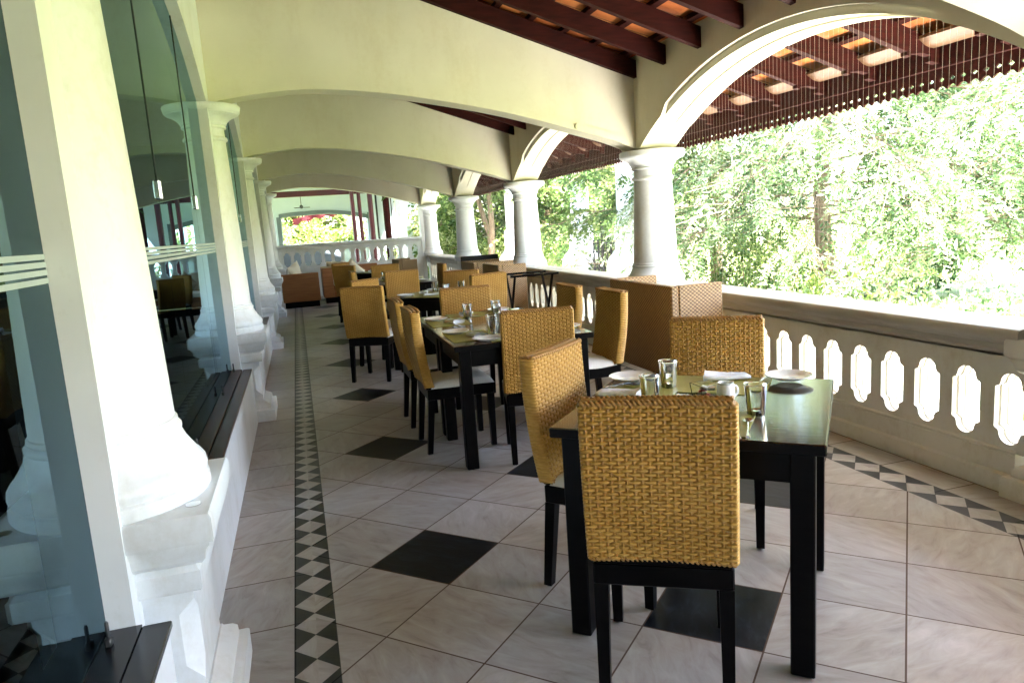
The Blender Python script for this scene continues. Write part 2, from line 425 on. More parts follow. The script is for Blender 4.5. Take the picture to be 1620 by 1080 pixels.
# ------------------------------------------------------------------ columns
def shaft_prof(B, T):
    z0, z1 = B, T
    base = [(.259, z0), (.265, z0 + .008), (.266, z0 + .038), (.258, z0 + .044), (.262, z0 + .05), (.267, z0 + .064), (.266, z0 + .082), (.257, z0 + .098), (.250, z0 + .102), (.247, z0 + .110),
            (.236, z0 + .128), (.224, z0 + .150), (.217, z0 + .170), (.214, z0 + .178), (.218, z0 + .183), (.219, z0 + .192), (.214, z0 + .198), (.208, z0 + .202), (.211, z0 + .207), (.211, z0 + .215), (.205, z0 + .22)]
    cap = [(.172, z1 - .262), (.188, z1 - .256), (.193, z1 - .245), (.188, z1 - .232), (.172, z1 - .226), (.170, z1 - .168), (.19, z1 - .162), (.192, z1 - .150), (.184, z1 - .143), (.196, z1 - .136), (.197, z1 - .126),
           (.202, z1 - .118), (.218, z1 - .098), (.248, z1 - .078), (.282, z1 - .064), (.288, z1 - .060), (.288, z1 - .055), (.297, z1 - .050), (.297, z1 - .008), (.291, z1)]
    return base, cap
def add_column(name, label, x, y, B, T, half, group, pedmat, zb=0.0):
    t = thing(name, label, 'column', (x, y, 0), 0, group)
    a0, a1 = (-math.pi / 2, math.pi / 2) if half else (0, 2 * math.pi)
    base, cap = shaft_prof(B, T); n = 24 if half else 40
    rb_, rt_ = (.190, .150) if half else (.203, .172)
    base = [(r * ((.93 + .07 * (B + .22 - z) / .22) if half else 1), z) for r, z in base]
    if half: cap = [(r * (.872 + .10 * max(0, z - T + .135) / .135), z) for r, z in cap]
    b = MB(); b.lathe(base, n, a0, a1); b.build('base', M['white'], t, 50)
    z0, z1 = base[-1][1], cap[0][1]
    sh = [(rb_ - (rb_ - rt_) * (k / 12) ** 1.1, z0 + (z1 - z0) * k / 12) for k in range(13)]
    s = MB(); s.lathe(sh, n, a0, a1); s.build('shaft', M['white'], t, 50)
    c = MB(); c.lathe(cap, n, a0, a1); c.build('capital', M['white'], t, 50)
    return t
def pedestal(t, H, hx, hy, zb=0.0, mat='white'):
    k = H / .71
    def Q(o, z): return (hx + o, hy + o, zb + z * k)
    p = MB()
    p.sq([Q(.0, .0), Q(.0, .085), Q(-.006, .092), Q(-.03, .096), Q(-.032, .125), Q(-.045, .14), Q(-.07, .155), Q(-.074, .162)])
    # die with chamfered corners
    dx, dy, c = hx - .08, hy - .08, .045
    oc = [(-dx + c, -dy), (dx - c, -dy), (dx, -dy + c), (dx, dy - c), (dx - c, dy), (-dx + c, dy), (-dx, dy - c), (-dx, -dy + c)]
    sqc = [(-dx, -dy), (dx, -dy), (dx, -dy), (dx, dy), (dx, dy), (-dx, dy), (-dx, dy), (-dx, -dy)]
    lv = [(sqc, .15), (sqc, .20), (oc, .245), (oc, .40), (sqc, .445), (sqc, .475)]
    vs = []; fs = []
    for q, z in lv: vs += [(a, b, zb + z * k) for a, b in q]
    for j in range(len(lv) - 1):
        for i in range(8): fs.append((j * 8 + i, j * 8 + (i + 1) % 8, j * 8 + 8 + (i + 1) % 8, j * 8 + 8 + i))
    p.add(vs, fs)
    p.sq([Q(-.074, .47), Q(-.055, .475), Q(-.05, .485), Q(-.05, .535), Q(-.056, .54), Q(-.06, .552), Q(-.04, .56), Q(-.028, .575), Q(-.024, .60), Q(-.012, .618), Q(-.012, .626), Q(.0, .63), Q(.004, .64), Q(.004, .698), Q(-.003, .71)])
    return p.build('pedestal', M[mat], t, 40)

ordn = ['behind the camera', 'behind the camera', 'nearest', 'second', 'third', 'fourth', 'fifth']
for k, y in enumerate(BAYS):
    if k < 1: continue
    lab = {1: 'white half column on the glazed wall, beside the viewer', 2: 'white half column at far left, closest and tallest in view', 3: 'white half column on the glazed wall, second from the front, past the wood sill',
           4: 'white half column on the glazed wall, third from the front', 5: 'white half column on the glazed wall, fourth from the front', 6: 'white half column at the far end of the glazed wall'}[k]
    t = add_column('half_column', lab, CXL, y, .71, 2.445, True, 'half columns along the glazed wall', 'white')
    pedestal(t, .71, .285, .262)
    if k == 2:
        d = MB(); d.lathe([(.021, .710), (.021, .7125), (.014, .7135), (.0, .7135)], 20, c=(.235, -.17), cap=False); d.build('floor_socket', M['steel'], t)
for k, y in enumerate(BAYS):
    if k < 1: continue
    lab = {1: 'round white column on the garden balustrade, beside the viewer', 2: 'round white column whose pedestal stands at the right edge of the picture', 3: 'round white column behind the large wicker booth, largest on the garden side',
           4: 'round white column on the balustrade, second past the large wicker booth', 5: 'round white column on the balustrade, third, by the black topped booth', 6: 'round white column at the far corner beside the end wall'}[k]
    t = add_column('column', lab, CXR, y, .755, 1.985, False, 'round columns along the garden side', 'white')
    pd = pedestal(t, .755, .17, .225, mat='rail' if k < 6 else 'white')
    if k == 2: t.location.y -= .07; pd.location.y += .07

# ------------------------------------------------------------------ garden-side arcade wall
def arch_z(dx, r=0.0):
    dx = abs(dx)
    if dx >= HS + r * .9: return SR
    rr = RR + r
    return max(SR, PK - RR + math.sqrt(max(rr * rr - dx * dx, 0)))
ar = thing('arcade_wall', 'cream wall of round arches over the garden side columns', 'wall', (0, 0, 0))
fy = lambda t, d, z: (d, t, z)
def arcade_samples(mode):
    sm = []; top = rb(3.02) + RD + .06
    for k in range(len(BAYS) - 1):
        yc = BAYS[k] + P / 2
        xs = [-P / 2, -HS] + [-HS + 2 * HS * i / 44 for i in range(1, 44)] + [HS]
        for dx in xs:
            if mode == 'in':
                z = arch_z(dx) if abs(dx) > 1.36 else arch_z(dx, .05)
                if abs(abs(dx) - 1.36) < .045 and abs(dx) <= 1.36:
                    sm.append((yc + dx, arch_z(dx, 0), top)) if dx < 0 else sm.append((yc + dx, z, top))
                    sm.append((yc + dx + .001, z if dx < 0 else arch_z(dx, 0), top)); continue
                sm.append((yc + dx, z, top))
            elif mode == 'mid': sm.append((yc + dx, arch_z(dx), top))
            else: sm.append((yc + dx, arch_z(dx) - (.012 if abs(dx) < 1.50 else 0), top - .12))
    sm.append((BAYS[-1] + .17, SR, sm[-1][2]))
    return sm
w = MB(); w.strip(arcade_samples('in'), fy, 3.012, 3.05); w.strip(arcade_samples('mid'), fy, 3.0505, 3.20); w.strip(arcade_samples('out'), fy, 3.2005, 3.37)
w.build('wall', M['cream'], ar, 30)

for k, lb in ((2, 'fine vertical bird net strands in the nearest garden arch'), (3, 'fine vertical bird net strands in the second garden arch'), (4, 'fine vertical bird net strands in the third garden arch')):
    yc = BAYS[k] + P / 2; m = MB(); y = -1.74
    while y < 1.74:
        zt_ = arch_z(y) - .014
        m.tube([(3.362, yc + y, .80), (3.362, yc + y, zt_)], .00052, 3, cap=False); y += .043
    tag(m.build('bird_net', M['netting'], None, 0), lb, 'net', 'bird nets in the garden arches')

# ------------------------------------------------------------------ transverse beams
pts = [(-.513, 2.46), (-.30, 2.50), (.0, 2.538), (.283, 2.551), (.771, 2.517), (1.28, 2.444), (1.814, 2.342), (2.376, 2.198), (2.79, 2.083), (3.012, 2.0)]
bx = np.array([p[0] for p in pts]); bz = np.array([p[1] for p in pts])
def spl(x):  # smooth catmull-rom through pts
    i = int(np.clip(np.searchsorted(bx, x) - 1, 0, len(bx) - 2))
    h = bx[i + 1] - bx[i]; t = (x - bx[i]) / h
    m = lambda j: (bz[min(j + 1, len(bz) - 1)] - bz[max(j - 1, 0)]) / (bx[min(j + 1, len(bx) - 1)] - bx[max(j - 1, 0)])
    return (2 * t**3 - 3 * t * t + 1) * bz[i] + (t**3 - 2 * t * t + t) * h * m(i) + (-2 * t**3 + 3 * t * t) * bz[i + 1] + (t**3 - t * t) * h * m(i + 1)
for k, y in enumerate(BAYS):
    lab = {0: 'cream arched beam at the back end of the veranda', 1: 'cream arched beam behind the viewer', 2: 'cream arched beam above the viewer at the right edge column', 3: 'cream arched beam nearest in view, springing from the largest right column', 4: 'cream arched beam second in view across the veranda', 5: 'cream arched beam third in view across the veranda', 6: 'cream arched beam over the far end opening'}[k]
    b = MB(); xs = np.linspace(-.5135, 3.0115, 46)
    b.strip([(x, spl(x), rb(x) + RD + .02) for x in xs], lambda t, d, z: (t, d, z), y - .10, y + .11)
    b.strip([(x, spl(x) - .001, spl(x) + .06) for x in xs[1:-1]], lambda t, d, z: (t, d, z), y - .112, y - .0995)
    if 2 <= k <= 5:
        b.lathe([(.022, -.012), (.022, .012)], 14)
        n = 28; q = b.v[-n:]
        b.v[-n:] = [(2.45 + a, y - .115 + c_, spl(2.45) + .03 + b_) for a, b_, c_ in q]
    tag(b.build('ceiling_beam', M['cream'], None, 30), lab, 'beam', 'arched beams across the veranda')

# ------------------------------------------------------------------ glazed wall
gw = thing('glazed_wall', 'white wall of arched glass bays with wood sill', 'wall', (0, 0, 0))
LS, LP, LH = 2.445, 2.893, 1.65
LR = (LH * LH + (LP - LS) ** 2) / (2 * (LP - LS))
sm = []; top = rb(GX) + RD + .05
for k in range(len(BAYS) - 1):
    yc = BAYS[k] + P / 2
    sm.append((yc - P / 2, 0, top)); sm.append((yc - P / 2 + .27, 0, top))
    for i in range(0, 33):
        dx = -P / 2 + .271 + (P - .542) * i / 32
        z = LS if abs(dx) > LH else LP - LR + math.sqrt(LR * LR - dx * dx)
        sm.append((yc + dx, z, top))
    sm.append((yc + P / 2 - .27, 0, top))
sm += [(BAYS[-1], 0, top), (BAYS[-1] + .26, 0, top)]
w = MB(); w.strip(sm, fy, GX - .001, PX); w.build('wall', M['white'], gw, 30)
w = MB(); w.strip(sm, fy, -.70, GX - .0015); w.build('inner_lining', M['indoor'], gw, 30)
for k in range(len(BAYS) - 1):
    a, b_ = BAYS[k] + .272, BAYS[k + 1] - .272
    sz = .44; sx = -.425 if k < 2 else -.432
    lw = MB(); lw.box(GX, -.436, a, b_, 0, sz - .024); lw.build('low_wall', M['white'], gw, 30)
    s = MB(); s.box(GX, -.505 if k >= 2 else -.4975, a, b_, sz - .022, sz, .003 if k >= 2 else 0); s.box(-.497, sx, a, b_, sz - .0225, sz - .004, .003); s.build('sill', M['granite'] if k < 2 else M['sill'], gw, 30)
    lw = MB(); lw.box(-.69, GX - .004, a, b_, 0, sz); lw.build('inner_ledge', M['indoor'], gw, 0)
    js = [a + (b_ - a) * q for q in (.33, .735)]
    js = [BAYS[k] + 1.455, BAYS[k] + 2.755]
    ed = [a] + js + [b_]
    for i in range(3):
        y0, y1 = ed[i] + .003, ed[i + 1] - .003
        n = 14; gl = MB(); vs = []
        for q in range(n + 1):
            yy = y0 + (y1 - y0) * q / n; dx = abs(yy - BAYS[k] - P / 2)
            z = LS if dx > LH else LP - LR + math.sqrt(LR * LR - dx * dx)
            vs += [(GX, yy, sz + .001), (GX, yy, z + .03)]
        gl.add(vs, [(2 * q, 2 * q + 2, 2 * q + 3, 2 * q + 1) for q in range(n)])
        pane = gl.build('glass_pane', M['glass'], gw, 0, recalc=False)
        if k >= 1:
            st = MB()
            for zc in (1.414, 1.3955, 1.377, 1.3575): st.box(GX + .001, GX + .002, y0, y1, zc - .0065, zc + .0065)
            st.build('frosted_band', M['film'], pane, 0)
    for j, y in enumerate(js):
        if k < 1: continue
        dx = abs(y - BAYS[k] - P / 2); z = LP - LR + math.sqrt(LR * LR - dx * dx)
        sl = MB(); sl.box(GX - .003, GX + .004, y - .0035, y + .0035, 1.72, z + .02); sl.build('pane_seal', M['seal'], gw, 0)
        cl = MB()
        for dy in (-.032, .004): cl.box(GX - .012, GX + .014, y + dy, y + dy + .028, 1.635, 1.72, .004)
        cl.build('patch_fitting', M['steel'], gw, 30)
    for y in (a + .05, js[0] - .06, js[1] - .06, b_ - .08):
        bo = MB(); bo.box(GX + .014, GX + .030, y - .012, y + .012, sz, sz + .022, .003); bo.lathe([(.005, sz + .02), (.005, sz + .06), (.003, sz + .065)], 10, c=(GX + .023, y)); bo.build('floor_bolt', M['bolt'], gw, 40)

# dark dining room behind the glass
ir = thing('dining_room', 'dark dining room behind the tall glass bays', 'room', (-3, 8, 0))
def rel(o, t): o.location = (-t.location[0], -t.location[1], -t.location[2])
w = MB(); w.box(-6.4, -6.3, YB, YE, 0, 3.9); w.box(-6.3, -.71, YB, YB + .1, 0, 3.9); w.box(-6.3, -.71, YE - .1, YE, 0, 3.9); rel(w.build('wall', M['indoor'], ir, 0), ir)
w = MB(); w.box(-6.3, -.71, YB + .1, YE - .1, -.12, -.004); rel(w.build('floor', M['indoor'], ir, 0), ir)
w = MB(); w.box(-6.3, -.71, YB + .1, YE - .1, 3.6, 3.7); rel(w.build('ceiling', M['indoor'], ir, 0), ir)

# ------------------------------------------------------------------ roof
rf = thing('tiled_roof', 'clay tiled roof on dark red rafters above the veranda', 'roof', (0, 0, 0))
EX = 4.16
sl = .333; al = math.atan(sl)
w = MB()
x = -.75; course = .285
tb = lambda x: rb(x) + RD + .035           # underside of tiles
while x < EX:
    x1 = x + course
    # each course: tilted so that its lower edge laps over the next one
    vs = [(x, YB - .2, tb(x) + .002), (x1 + .03, YB - .2, tb(x1 + .03) + .02), (x1 + .03, YE + .3, tb(x1 + .03) + .02), (x, YE + .3, tb(x) + .002)]
    vs += [(a, b, c + .016) for a, b, c in vs]
    w.add(vs, [(0, 1, 2, 3), (7, 6, 5, 4), (0, 4, 5, 1), (1, 5, 6, 2), (2, 6, 7, 3), (3, 7, 4, 0)])
    x = x1
w.build('roof_tiles', M['tile'], rf, 0)
x = -.75 + course
while x < EX - .05:
    bt = MB(); bt.box(-.022, .022, YB - .2, YE + .3, 0, .034); bt.v = [(x - .04 + a, b, rb(x - .04 + a) + RD + c) for a, b, c in bt.v]
    bt.build('batten', M['wood'], rf, 0); x += course
def rafter():
    r = MB(); prof = [(-.72, 0), (3.84, 0), (3.8401, -.022), (3.87, -.022), (3.8701, -.004), (3.90, .006), (3.94, .024), (3.98, .034), (4.03, .038), (4.0301, .004), (4.10, .012)]
    # lower outline follows the slope, the tail is an ogee
    for i in range(len(prof) - 1):
        (xa, da), (xb, db) = prof[i], prof[i + 1]
        r.add([(xa, -.026, rb(xa) + da), (xb, -.026, rb(xb) + db), (xb, -.026, rb(xb) + RD), (xa, -.026, rb(xa) + RD),
               (xa, .026, rb(xa) + da), (xb, .026, rb(xb) + db), (xb, .026, rb(xb) + RD), (xa, .026, rb(xa) + RD)],
              [(0, 1, 2, 3), (7, 6, 5, 4), (0, 4, 5, 1), (3, 2, 6, 7)] + ([(0, 3, 7, 4)] if i == 0 else []) + ([(1, 5, 6, 2)] if i == len(prof) - 2 else []))
    return r
proto = None
y = 6.035 - .5305 * 22
while y < YE + .2:
    if proto is None:
        proto = rafter().build('rafter', M['wood'], rf, 20); o = proto
    else:
        o = proto.copy(); COL.objects.link(o); o.parent = rf
    o.location = (0, y, 0); y += .5305
# eaves purlin with short carved lengths between rafters
sbp = None; y = 6.035 - .5305 * 22 + .027
while y < YE + .2:
    if sbp is None:
        pr = [(3.925, 2.286), (3.95, 2.270), (3.98, 2.250), (4.01, 2.238), (4.05, 2.232), (4.05, 2.246), (4.01, 2.252), (3.98, 2.266), (3.95, 2.288), (3.925, 2.304)]
        w = MB(); w.prism(pr, lambda a, b, d: (a, d, b + .112), 0, .4765); sbp = w.build('soffit_board', M['softwood'], rf, 30); o = sbp
    else:
        o = sbp.copy(); COL.objects.link(o); o.parent = rf
    o.location = (0, y, 0); y += .5305
w = MB(); w.box(4.095, 4.1275, YB - .2, YE + .3, 2.222, 2.426, .003); w.build('eaves_board', M['wood'], rf, 20)
# fretwork valance: scalloped lower edge and a diamond hole per scallop
def valance():
    w = MB(); p = .0805; n = 24
    ntot = int((YE + .2 - YB) / p)
    z1, zs, zd = 2.240, 2.112, 2.150
    for k in range(ntot):
        yc = YB + (k + .5) * p
        out = []; inn = []
        for i in range(n):
            a = 2 * math.pi * (i + .5) / n
            ca, sa = math.cos(a), math.sin(a)
            # outer boundary: rectangle above, scallop (pointed tooth between) below
            t = min(p / 2 / max(abs(ca), 1e-6), ((z1 - zd) if sa > 0 else (zd - zs + .012)) / max(abs(sa), 1e-6))
            yo, zo = ca * t, sa * t
            if sa < 0: zo = max(zo, -(zd - zs)) ; zo -= .026 * (abs(yo) / (p / 2)) ** 2 * (1 if zo < -.02 else 0)
            out.append((yo, zo))
            m = 1 / (abs(ca) / .024 + abs(sa) / .0165)
            inn.append((ca * m, sa * m))
        vs = []
        for X in (4.128, 4.142):
            vs += [(X, yc + a, zd + b) for a, b in out] + [(X, yc + a, zd + b) for a, b in inn]
        fs = []
        for i in range(n):
            j = (i + 1) % n
            fs += [(i, j, n + j, n + i), (2 * n + i, 3 * n + i, 3 * n + j, 2 * n + j), (i, 2 * n + i, 2 * n + j, j), (n + i, n + j, 3 * n + j, 3 * n + i)]
        w.add(vs, fs)
    return w
valance().build('fretwork_valance', M['wood'], rf, 0)

# ------------------------------------------------------------------ balustrades
def hole_loop(n=32, s=1.0):
    # lobed slot: half width .079, straight sides between +-.098, round lobes at top and bottom
    pr = []
    q = [(.079, .0), (.079, .098), (.070, .104), (.058, .110), (.052, .124)]
    for i in range(7):
        a = math.pi / 2 * i / 6
        q.append((.052 * math.cos(a), .124 + .047 * math.sin(a)))
    quad = q
    loop = quad + [(-a, b) for a, b in quad[::-1][1:]] + [(-a, -b) for a, b in quad[1:]] + [(a, -b) for a, b in quad[::-1][1:-1]]
    return [(a * s, b * (1 + (s - 1) * .45)) for a, b in loop]
def slot_panel(w, f, t0, pitch, n, zc, z0, z1, d0, d1, tmin, tmax):
    """pierced panel; f(t,d,z)"""
    L = hole_loop(); m = len(L); hw = pitch / 2
    def outer(a, b):
        ang = math.atan2(b, a); ca, sa = math.cos(ang), math.sin(ang)
        t = min(hw / max(abs(ca), 1e-9), ((z1 - zc) if sa > 0 else (zc - z0)) / max(abs(sa), 1e-9))
        return (ca * t, sa * t)
    O = [outer(a, b) for a, b in L]
    # put the corners in: snap the nearest outer point to each corner
    for cx, cz in ((hw, z1 - zc), (-hw, z1 - zc), (-hw, z0 - zc), (hw, z0 - zc)):
        i = min(range(m), key=lambda i: (O[i][0] - cx) ** 2 + (O[i][1] - cz) ** 2); O[i] = (cx, cz)
    th = d1 - d0
    prof = [(0, 1.0), (.022, 1.0), (.022, 1.10), (.045, 1.10), (.045, 1.0), (.075, 1.0), (.075, 1.08), (.092, 1.08), (.092, 1.0), (th, 1.0)]
    for k in range(n):
        tc = t0 + k * pitch
        vs = []
        for d in (d0, d1): vs += [f(tc + a, d, zc + b) for a, b in O]
        nb = len(vs)
        for dd, s in prof: vs += [f(tc + a, d0 + dd, zc + b) for a, b in hole_loop(s=s)]
        fs = []; e = nb + (len(prof) - 1) * m
        for i in range(m):
            j = (i + 1) % m
            fs += [(i, j, nb + j, nb + i), (m + i, e + i, e + j, m + j)]
            for q in range(len(prof) - 1):
                o = nb + q * m
                fs.append((o + i, o + j, o + m + j, o + m + i))
        w.add(vs, fs)
    for a, b in ((tmin, t0 - hw), (t0 + (n - .5) * pitch, tmax)):
        if b - a > .002:
            vs = [f(t, d, z) for d in (d0, d1) for t, z in ((a, z0), (b, z0), (b, z1), (a, z1))]
            w.add(vs, [(0, 1, 2, 3), (7, 6, 5, 4), (0, 4, 5, 1), (1, 5, 6, 2), (2, 6, 7, 3), (3, 7, 4, 0)])
bnames = {0: 'pierced balustrade section at the back of the veranda', 1: 'pierced cream balustrade section beside the viewer', 2: 'pierced cream balustrade section behind the nearest table, nearest at right', 3: 'pierced cream balustrade section behind the tray stand and middle table', 4: 'pierced cream balustrade section by the black topped booth', 5: 'pierced cream balustrade section closest to the far corner column'}
for k in range(len(BAYS) - 1):
    a, b_ = BAYS[k] + .20, BAYS[k + 1] - .20
    t = thing('balustrade', bnames[k], 'balustrade', (3.22, a, 0), 0, 'balustrade sections on the garden side')
    off = lambda q: (q[0] - 3.22, q[1] - a, q[2])
    w = MB(); slot_panel(w, lambda t_, d, z: off((d, t_, z)), BAYS[k] + .243, .2357, 15, .406, .20, .665, 3.118, 3.30, a, b_)
    w.build('panel', M['rail'], t, 30)
    pr = [(3.096, 0), (3.096, .085), (3.102, .092), (3.108, .098), (3.108, .188), (3.112, .192), (3.108, .196), (3.108, .206), (3.114, .21), (3.118, .214), (3.30, .214), (3.33, .2), (3.34, .09), (3.34, 0)]
    w = MB(); w.prism(pr, lambda x, z, y: off((x, y, z)), a, b_); w.build('plinth', M['rail'], t, 25)
    pr = [(3.118, .655), (3.118, .672), (3.112, .676), (3.106, .684), (3.10, .688), (3.10, .715), (3.094, .718), (3.088, .722), (3.082, .734), (3.066, .738)]
    pr += [(3.066 - .018 * math.sin(math.pi * i / 8), .768 - .030 * math.cos(math.pi * i / 8)) for i in range(9)] + [(3.09, .80), (3.36, .80), (3.37, .79), (3.37, .74), (3.30, .70), (3.30, .655)]
    w = MB(); w.prism(pr, lambda x, z, y: off((x, y, z)), a - .035, b_ + .035); w.build('handrail', M['railtop'], t, 25)

bw = MB(); bw.box(-.5125, 3.0115, YB - .2, YB + .0, 0, 3.0); bw.add([(-.5125, YB - .2, 3.0), (3.0115, YB - .2, 3.0), (-.5125, YB - .2, 3.7), (-.5125, YB, 3.0), (3.0115, YB, 3.0), (-.5125, YB, 3.7)], [(0, 1, 2), (5, 4, 3), (0, 2, 5, 3), (1, 4, 5, 2)])
tag(bw.build('light_block_wall', M['cream'], None, 20), 'plain cream wall added behind the viewer to block light', 'wall')  # unseen, added to cut the light coming in from behind

# far end parapet with the same slots
ew = thing('end_parapet', 'pierced white parapet wall closing the far end', 'wall', (1.2, YE, 0))
off = lambda q: (q[0] - 1.2, q[1] - YE, q[2])
w = MB(); slot_panel(w, lambda t_, d, z: off((t_, d, z)), -.225, .232, 14, .90, .69, 1.12, YE - .09, YE + .07, -.42, 2.96); w.build('panel', M['white'], ew, 30)
w = MB(); w.box(-.42, 2.96, YE - .10, YE + .08, 0, .689); w.box(-.42, 2.96, YE - .13, YE + .10, 0, .12, .01); w.v = [off(q) for q in w.v]; w.build('base', M['white'], ew, 25)
pr = [(-.09, 1.12), (-.10, 1.13), (-.10, 1.16), (-.115, 1.17), (-.14, 1.18), (-.15, 1.2), (-.15, 1.235), (-.14, 1.25), (.12, 1.25), (.12, 1.19), (.07, 1.17), (.07, 1.12)]
w = MB(); w.prism(pr, lambda d, z, x: (x - 1.2, d, z), -.42, 2.96); w.build('coping', M['white'], ew, 25)
w = MB(); w.box(2.962, 3.05, YE - .12, YE + .10, 0, 2.1); w.v = [off(q) for q in w.v]; w.build('pilaster', M['white'], ew, 25)

# ------------------------------------------------------------------ rattan chair
CW, CH, CT, CB = .405, .915, .058, .44
def wicker_back():
    W, T, H = CW, CT, CH - CB
    nst, nrow = 19, 41
    pw, ph = W / nst, H / nrow
    per_x = 8; sub_z = 5
    nx = nst * per_x; nt_ = 8
    # walk round the panel: rear face (y = -T/2), side, front face, side
    ring = []
    for i in range(nx + 1): ring.append(('f', -W / 2 + W * i / nx, -T / 2, 0, -1, i / per_x))
    for i in range(1, nt_):
        a = -math.pi / 2 + math.pi * i / nt_; ring.append(('s', W / 2 + .010 * math.cos(a), T / 2 * math.sin(a), math.cos(a), math.sin(a), 0))
    for i in range(nx + 1): ring.append(('f', W / 2 - W * i / nx, T / 2, 0, 1, (nx - i) / per_x))
    for i in range(1, nt_):
        a = math.pi / 2 + math.pi * i / nt_; ring.append(('s', -W / 2 + .010 * math.cos(a), T / 2 * math.sin(a), math.cos(a), math.sin(a), 0))
    def bend(x, y, z):
        h = (z - CB) / H
        return (x, y - .30 * (x * x - .02) - .055 * h - .012 * math.sin(h * math.pi), z)
    vs = []; fs = []; fm = []
    nz = nrow * sub_z
    prev = random.Random(3)
    jit = [prev.uniform(-.12, .12) for _ in range(400)]
    for k in range(nz + 1):
        z = H * k / nz; row = min(k // sub_z, nrow - 1); fz = (k - row * sub_z) / sub_z
        rp = max(math.sin(math.pi * min(max(fz, 0.02), .98)), 0) ** .38
        for (kd, x, y, nxn, nyn, st) in ring:
            if kd == 'f':
                c = math.cos(math.pi * (st + row + .5) + .5 * jit[(row * 7) % 400]); c = math.tanh(1.7 * (c + .20)) / .95
                hs = .0027 * c * rp + .0034 * rp - .0022
                dst = abs((st % 1) - .5)
                hk = .0026 - .04 * max(dst - .07, 0) if dst < .18 else -.0045
                hh = max(hs, hk) if rp > .42 else max(hk - .001, -.0055)
                y2 = y + nyn * hh; x2 = x
            else:
                hh = .0035 * rp - .001
                x2 = x + nxn * hh; y2 = y + nyn * hh
            vs.append(bend(x2, y2, CB + z))
    m = len(ring)
    for k in range(nz):
        row = k // sub_z; fz = (k % sub_z + .5) / sub_z
        for i in range(m):
            j = (i + 1) % m
            fs.append((k * m + i, k * m + j, (k + 1) * m + j, (k + 1) * m + i))
            kd, st = ring[i][0], ring[i][5] + (.5 / per_x if i <= nx else -.5 / per_x)
            if kd == 'f':
                c = math.cos(math.pi * (st + row + .5)); under = c < -.2
                fm.append(1 if (under and abs((st % 1) - .5) < .19) else 0)
            else: fm.append(0)
    b = MB(); b.v = vs; b.f = fs; b.m = fm
    # close top and bottom
    for k in (0, nz):
        n0 = len(b.v); b.v.append(bend(0, 0, CB + H * k / nz))
        for i in range(m):
            b.f.append((k * m + i, k * m + (i + 1) % m, n0)); b.m.append(2)
    # plaited top edge and bottom edge: twisted strands
    b.mi = 2
    for zz, rad in ((CB + H + .004, .0095), (CB + .002, .006)):
        for yy in (-T / 2 + .004, T / 2 - .004):
            for ph0 in (0, math.pi):
                pt = []
                for i in range(121):
                    x = -W / 2 + W * i / 120; a = 2 * math.pi * x / .028 + ph0
                    pt.append(bend(x, yy + .006 * math.cos(a), zz + .005 * math.sin(a)))
                b.tube(pt, rad * .55, 6)
    pt = [bend(-W / 2 + W * i / 20, 0, CB + H + .003) for i in range(21)]
    b.tube(pt, .011, 6)
    return b
def make_chair():
    t = thing('rattan_chair', '', 'chair', (0, 0, 0), 0, 'rattan dining chairs')
    b = wicker_back(); b.v = [(x, y - .195, z) for x, y, z in b.v]
    b.build('backrest', [M['wicker'], M['stake'], M['braid']], t, 60)
    f = MB(); f.box(-.20, .20, -.215, .215, .355, .425, .005); f.box(-.19, .19, -.222, -.168, .425, .446, .003); f.build('seat_frame', M['darkwood'], t, 30)
    c = MB(); n = 14; W2, D2 = .200, .205
    vs = []; fs = []
    def cz(u, v): return .426 + .048 * (max(0, 1 - abs(u) ** 6) * max(0, 1 - abs(v) ** 6)) ** .5 + .004 * math.sin(7 * u + 2) * math.sin(5 * v)
    for i in range(n + 1):
        for j in range(n + 1):
            u, v = -1 + 2 * i / n, -1 + 2 * j / n
            u = math.sin(u * math.pi / 2); v = math.sin(v * math.pi / 2)
            vs.append((u * W2, v * D2 + .015, cz(u, v)))
    for i in range(n):
        for j in range(n): fs.append((i * (n + 1) + j, (i + 1) * (n + 1) + j, (i + 1) * (n + 1) + j + 1, i * (n + 1) + j + 1))
    c.add(vs, fs); c.build('seat_cushion', M['cushion'], t, 60)
    for sx in (-1, 1):
        for sy in (-1, 1):
            l = MB(); x = sx * .178; y = sy * .193; tx = sx * .178; ty = sy * .193 - (.035 if sy < 0 else 0)
            a = .021; e = .0165
            vs = [(tx - e, ty - e, .008), (tx + e, ty - e, .008), (tx + e, ty + e, .008), (tx - e, ty + e, .008), (x - a, y - a, .357), (x + a, y - a, .357), (x + a, y + a, .357), (x - a, y + a, .357)]
            l.add(vs, [(3, 2, 1, 0), (4, 5, 6, 7), (0, 1, 5, 4), (1, 2, 6, 5), (2, 3, 7, 6), (3, 0, 4, 7)])
            leg = l.build('leg', M['darkwood'], t, 30)
            g_ = MB(); g_.lathe([(.011, 0), (.011, .0085)], 10, c=(tx, ty)); g_.build('glide', M['steel'], leg, 30)
    return t
chair0 = make_chair()
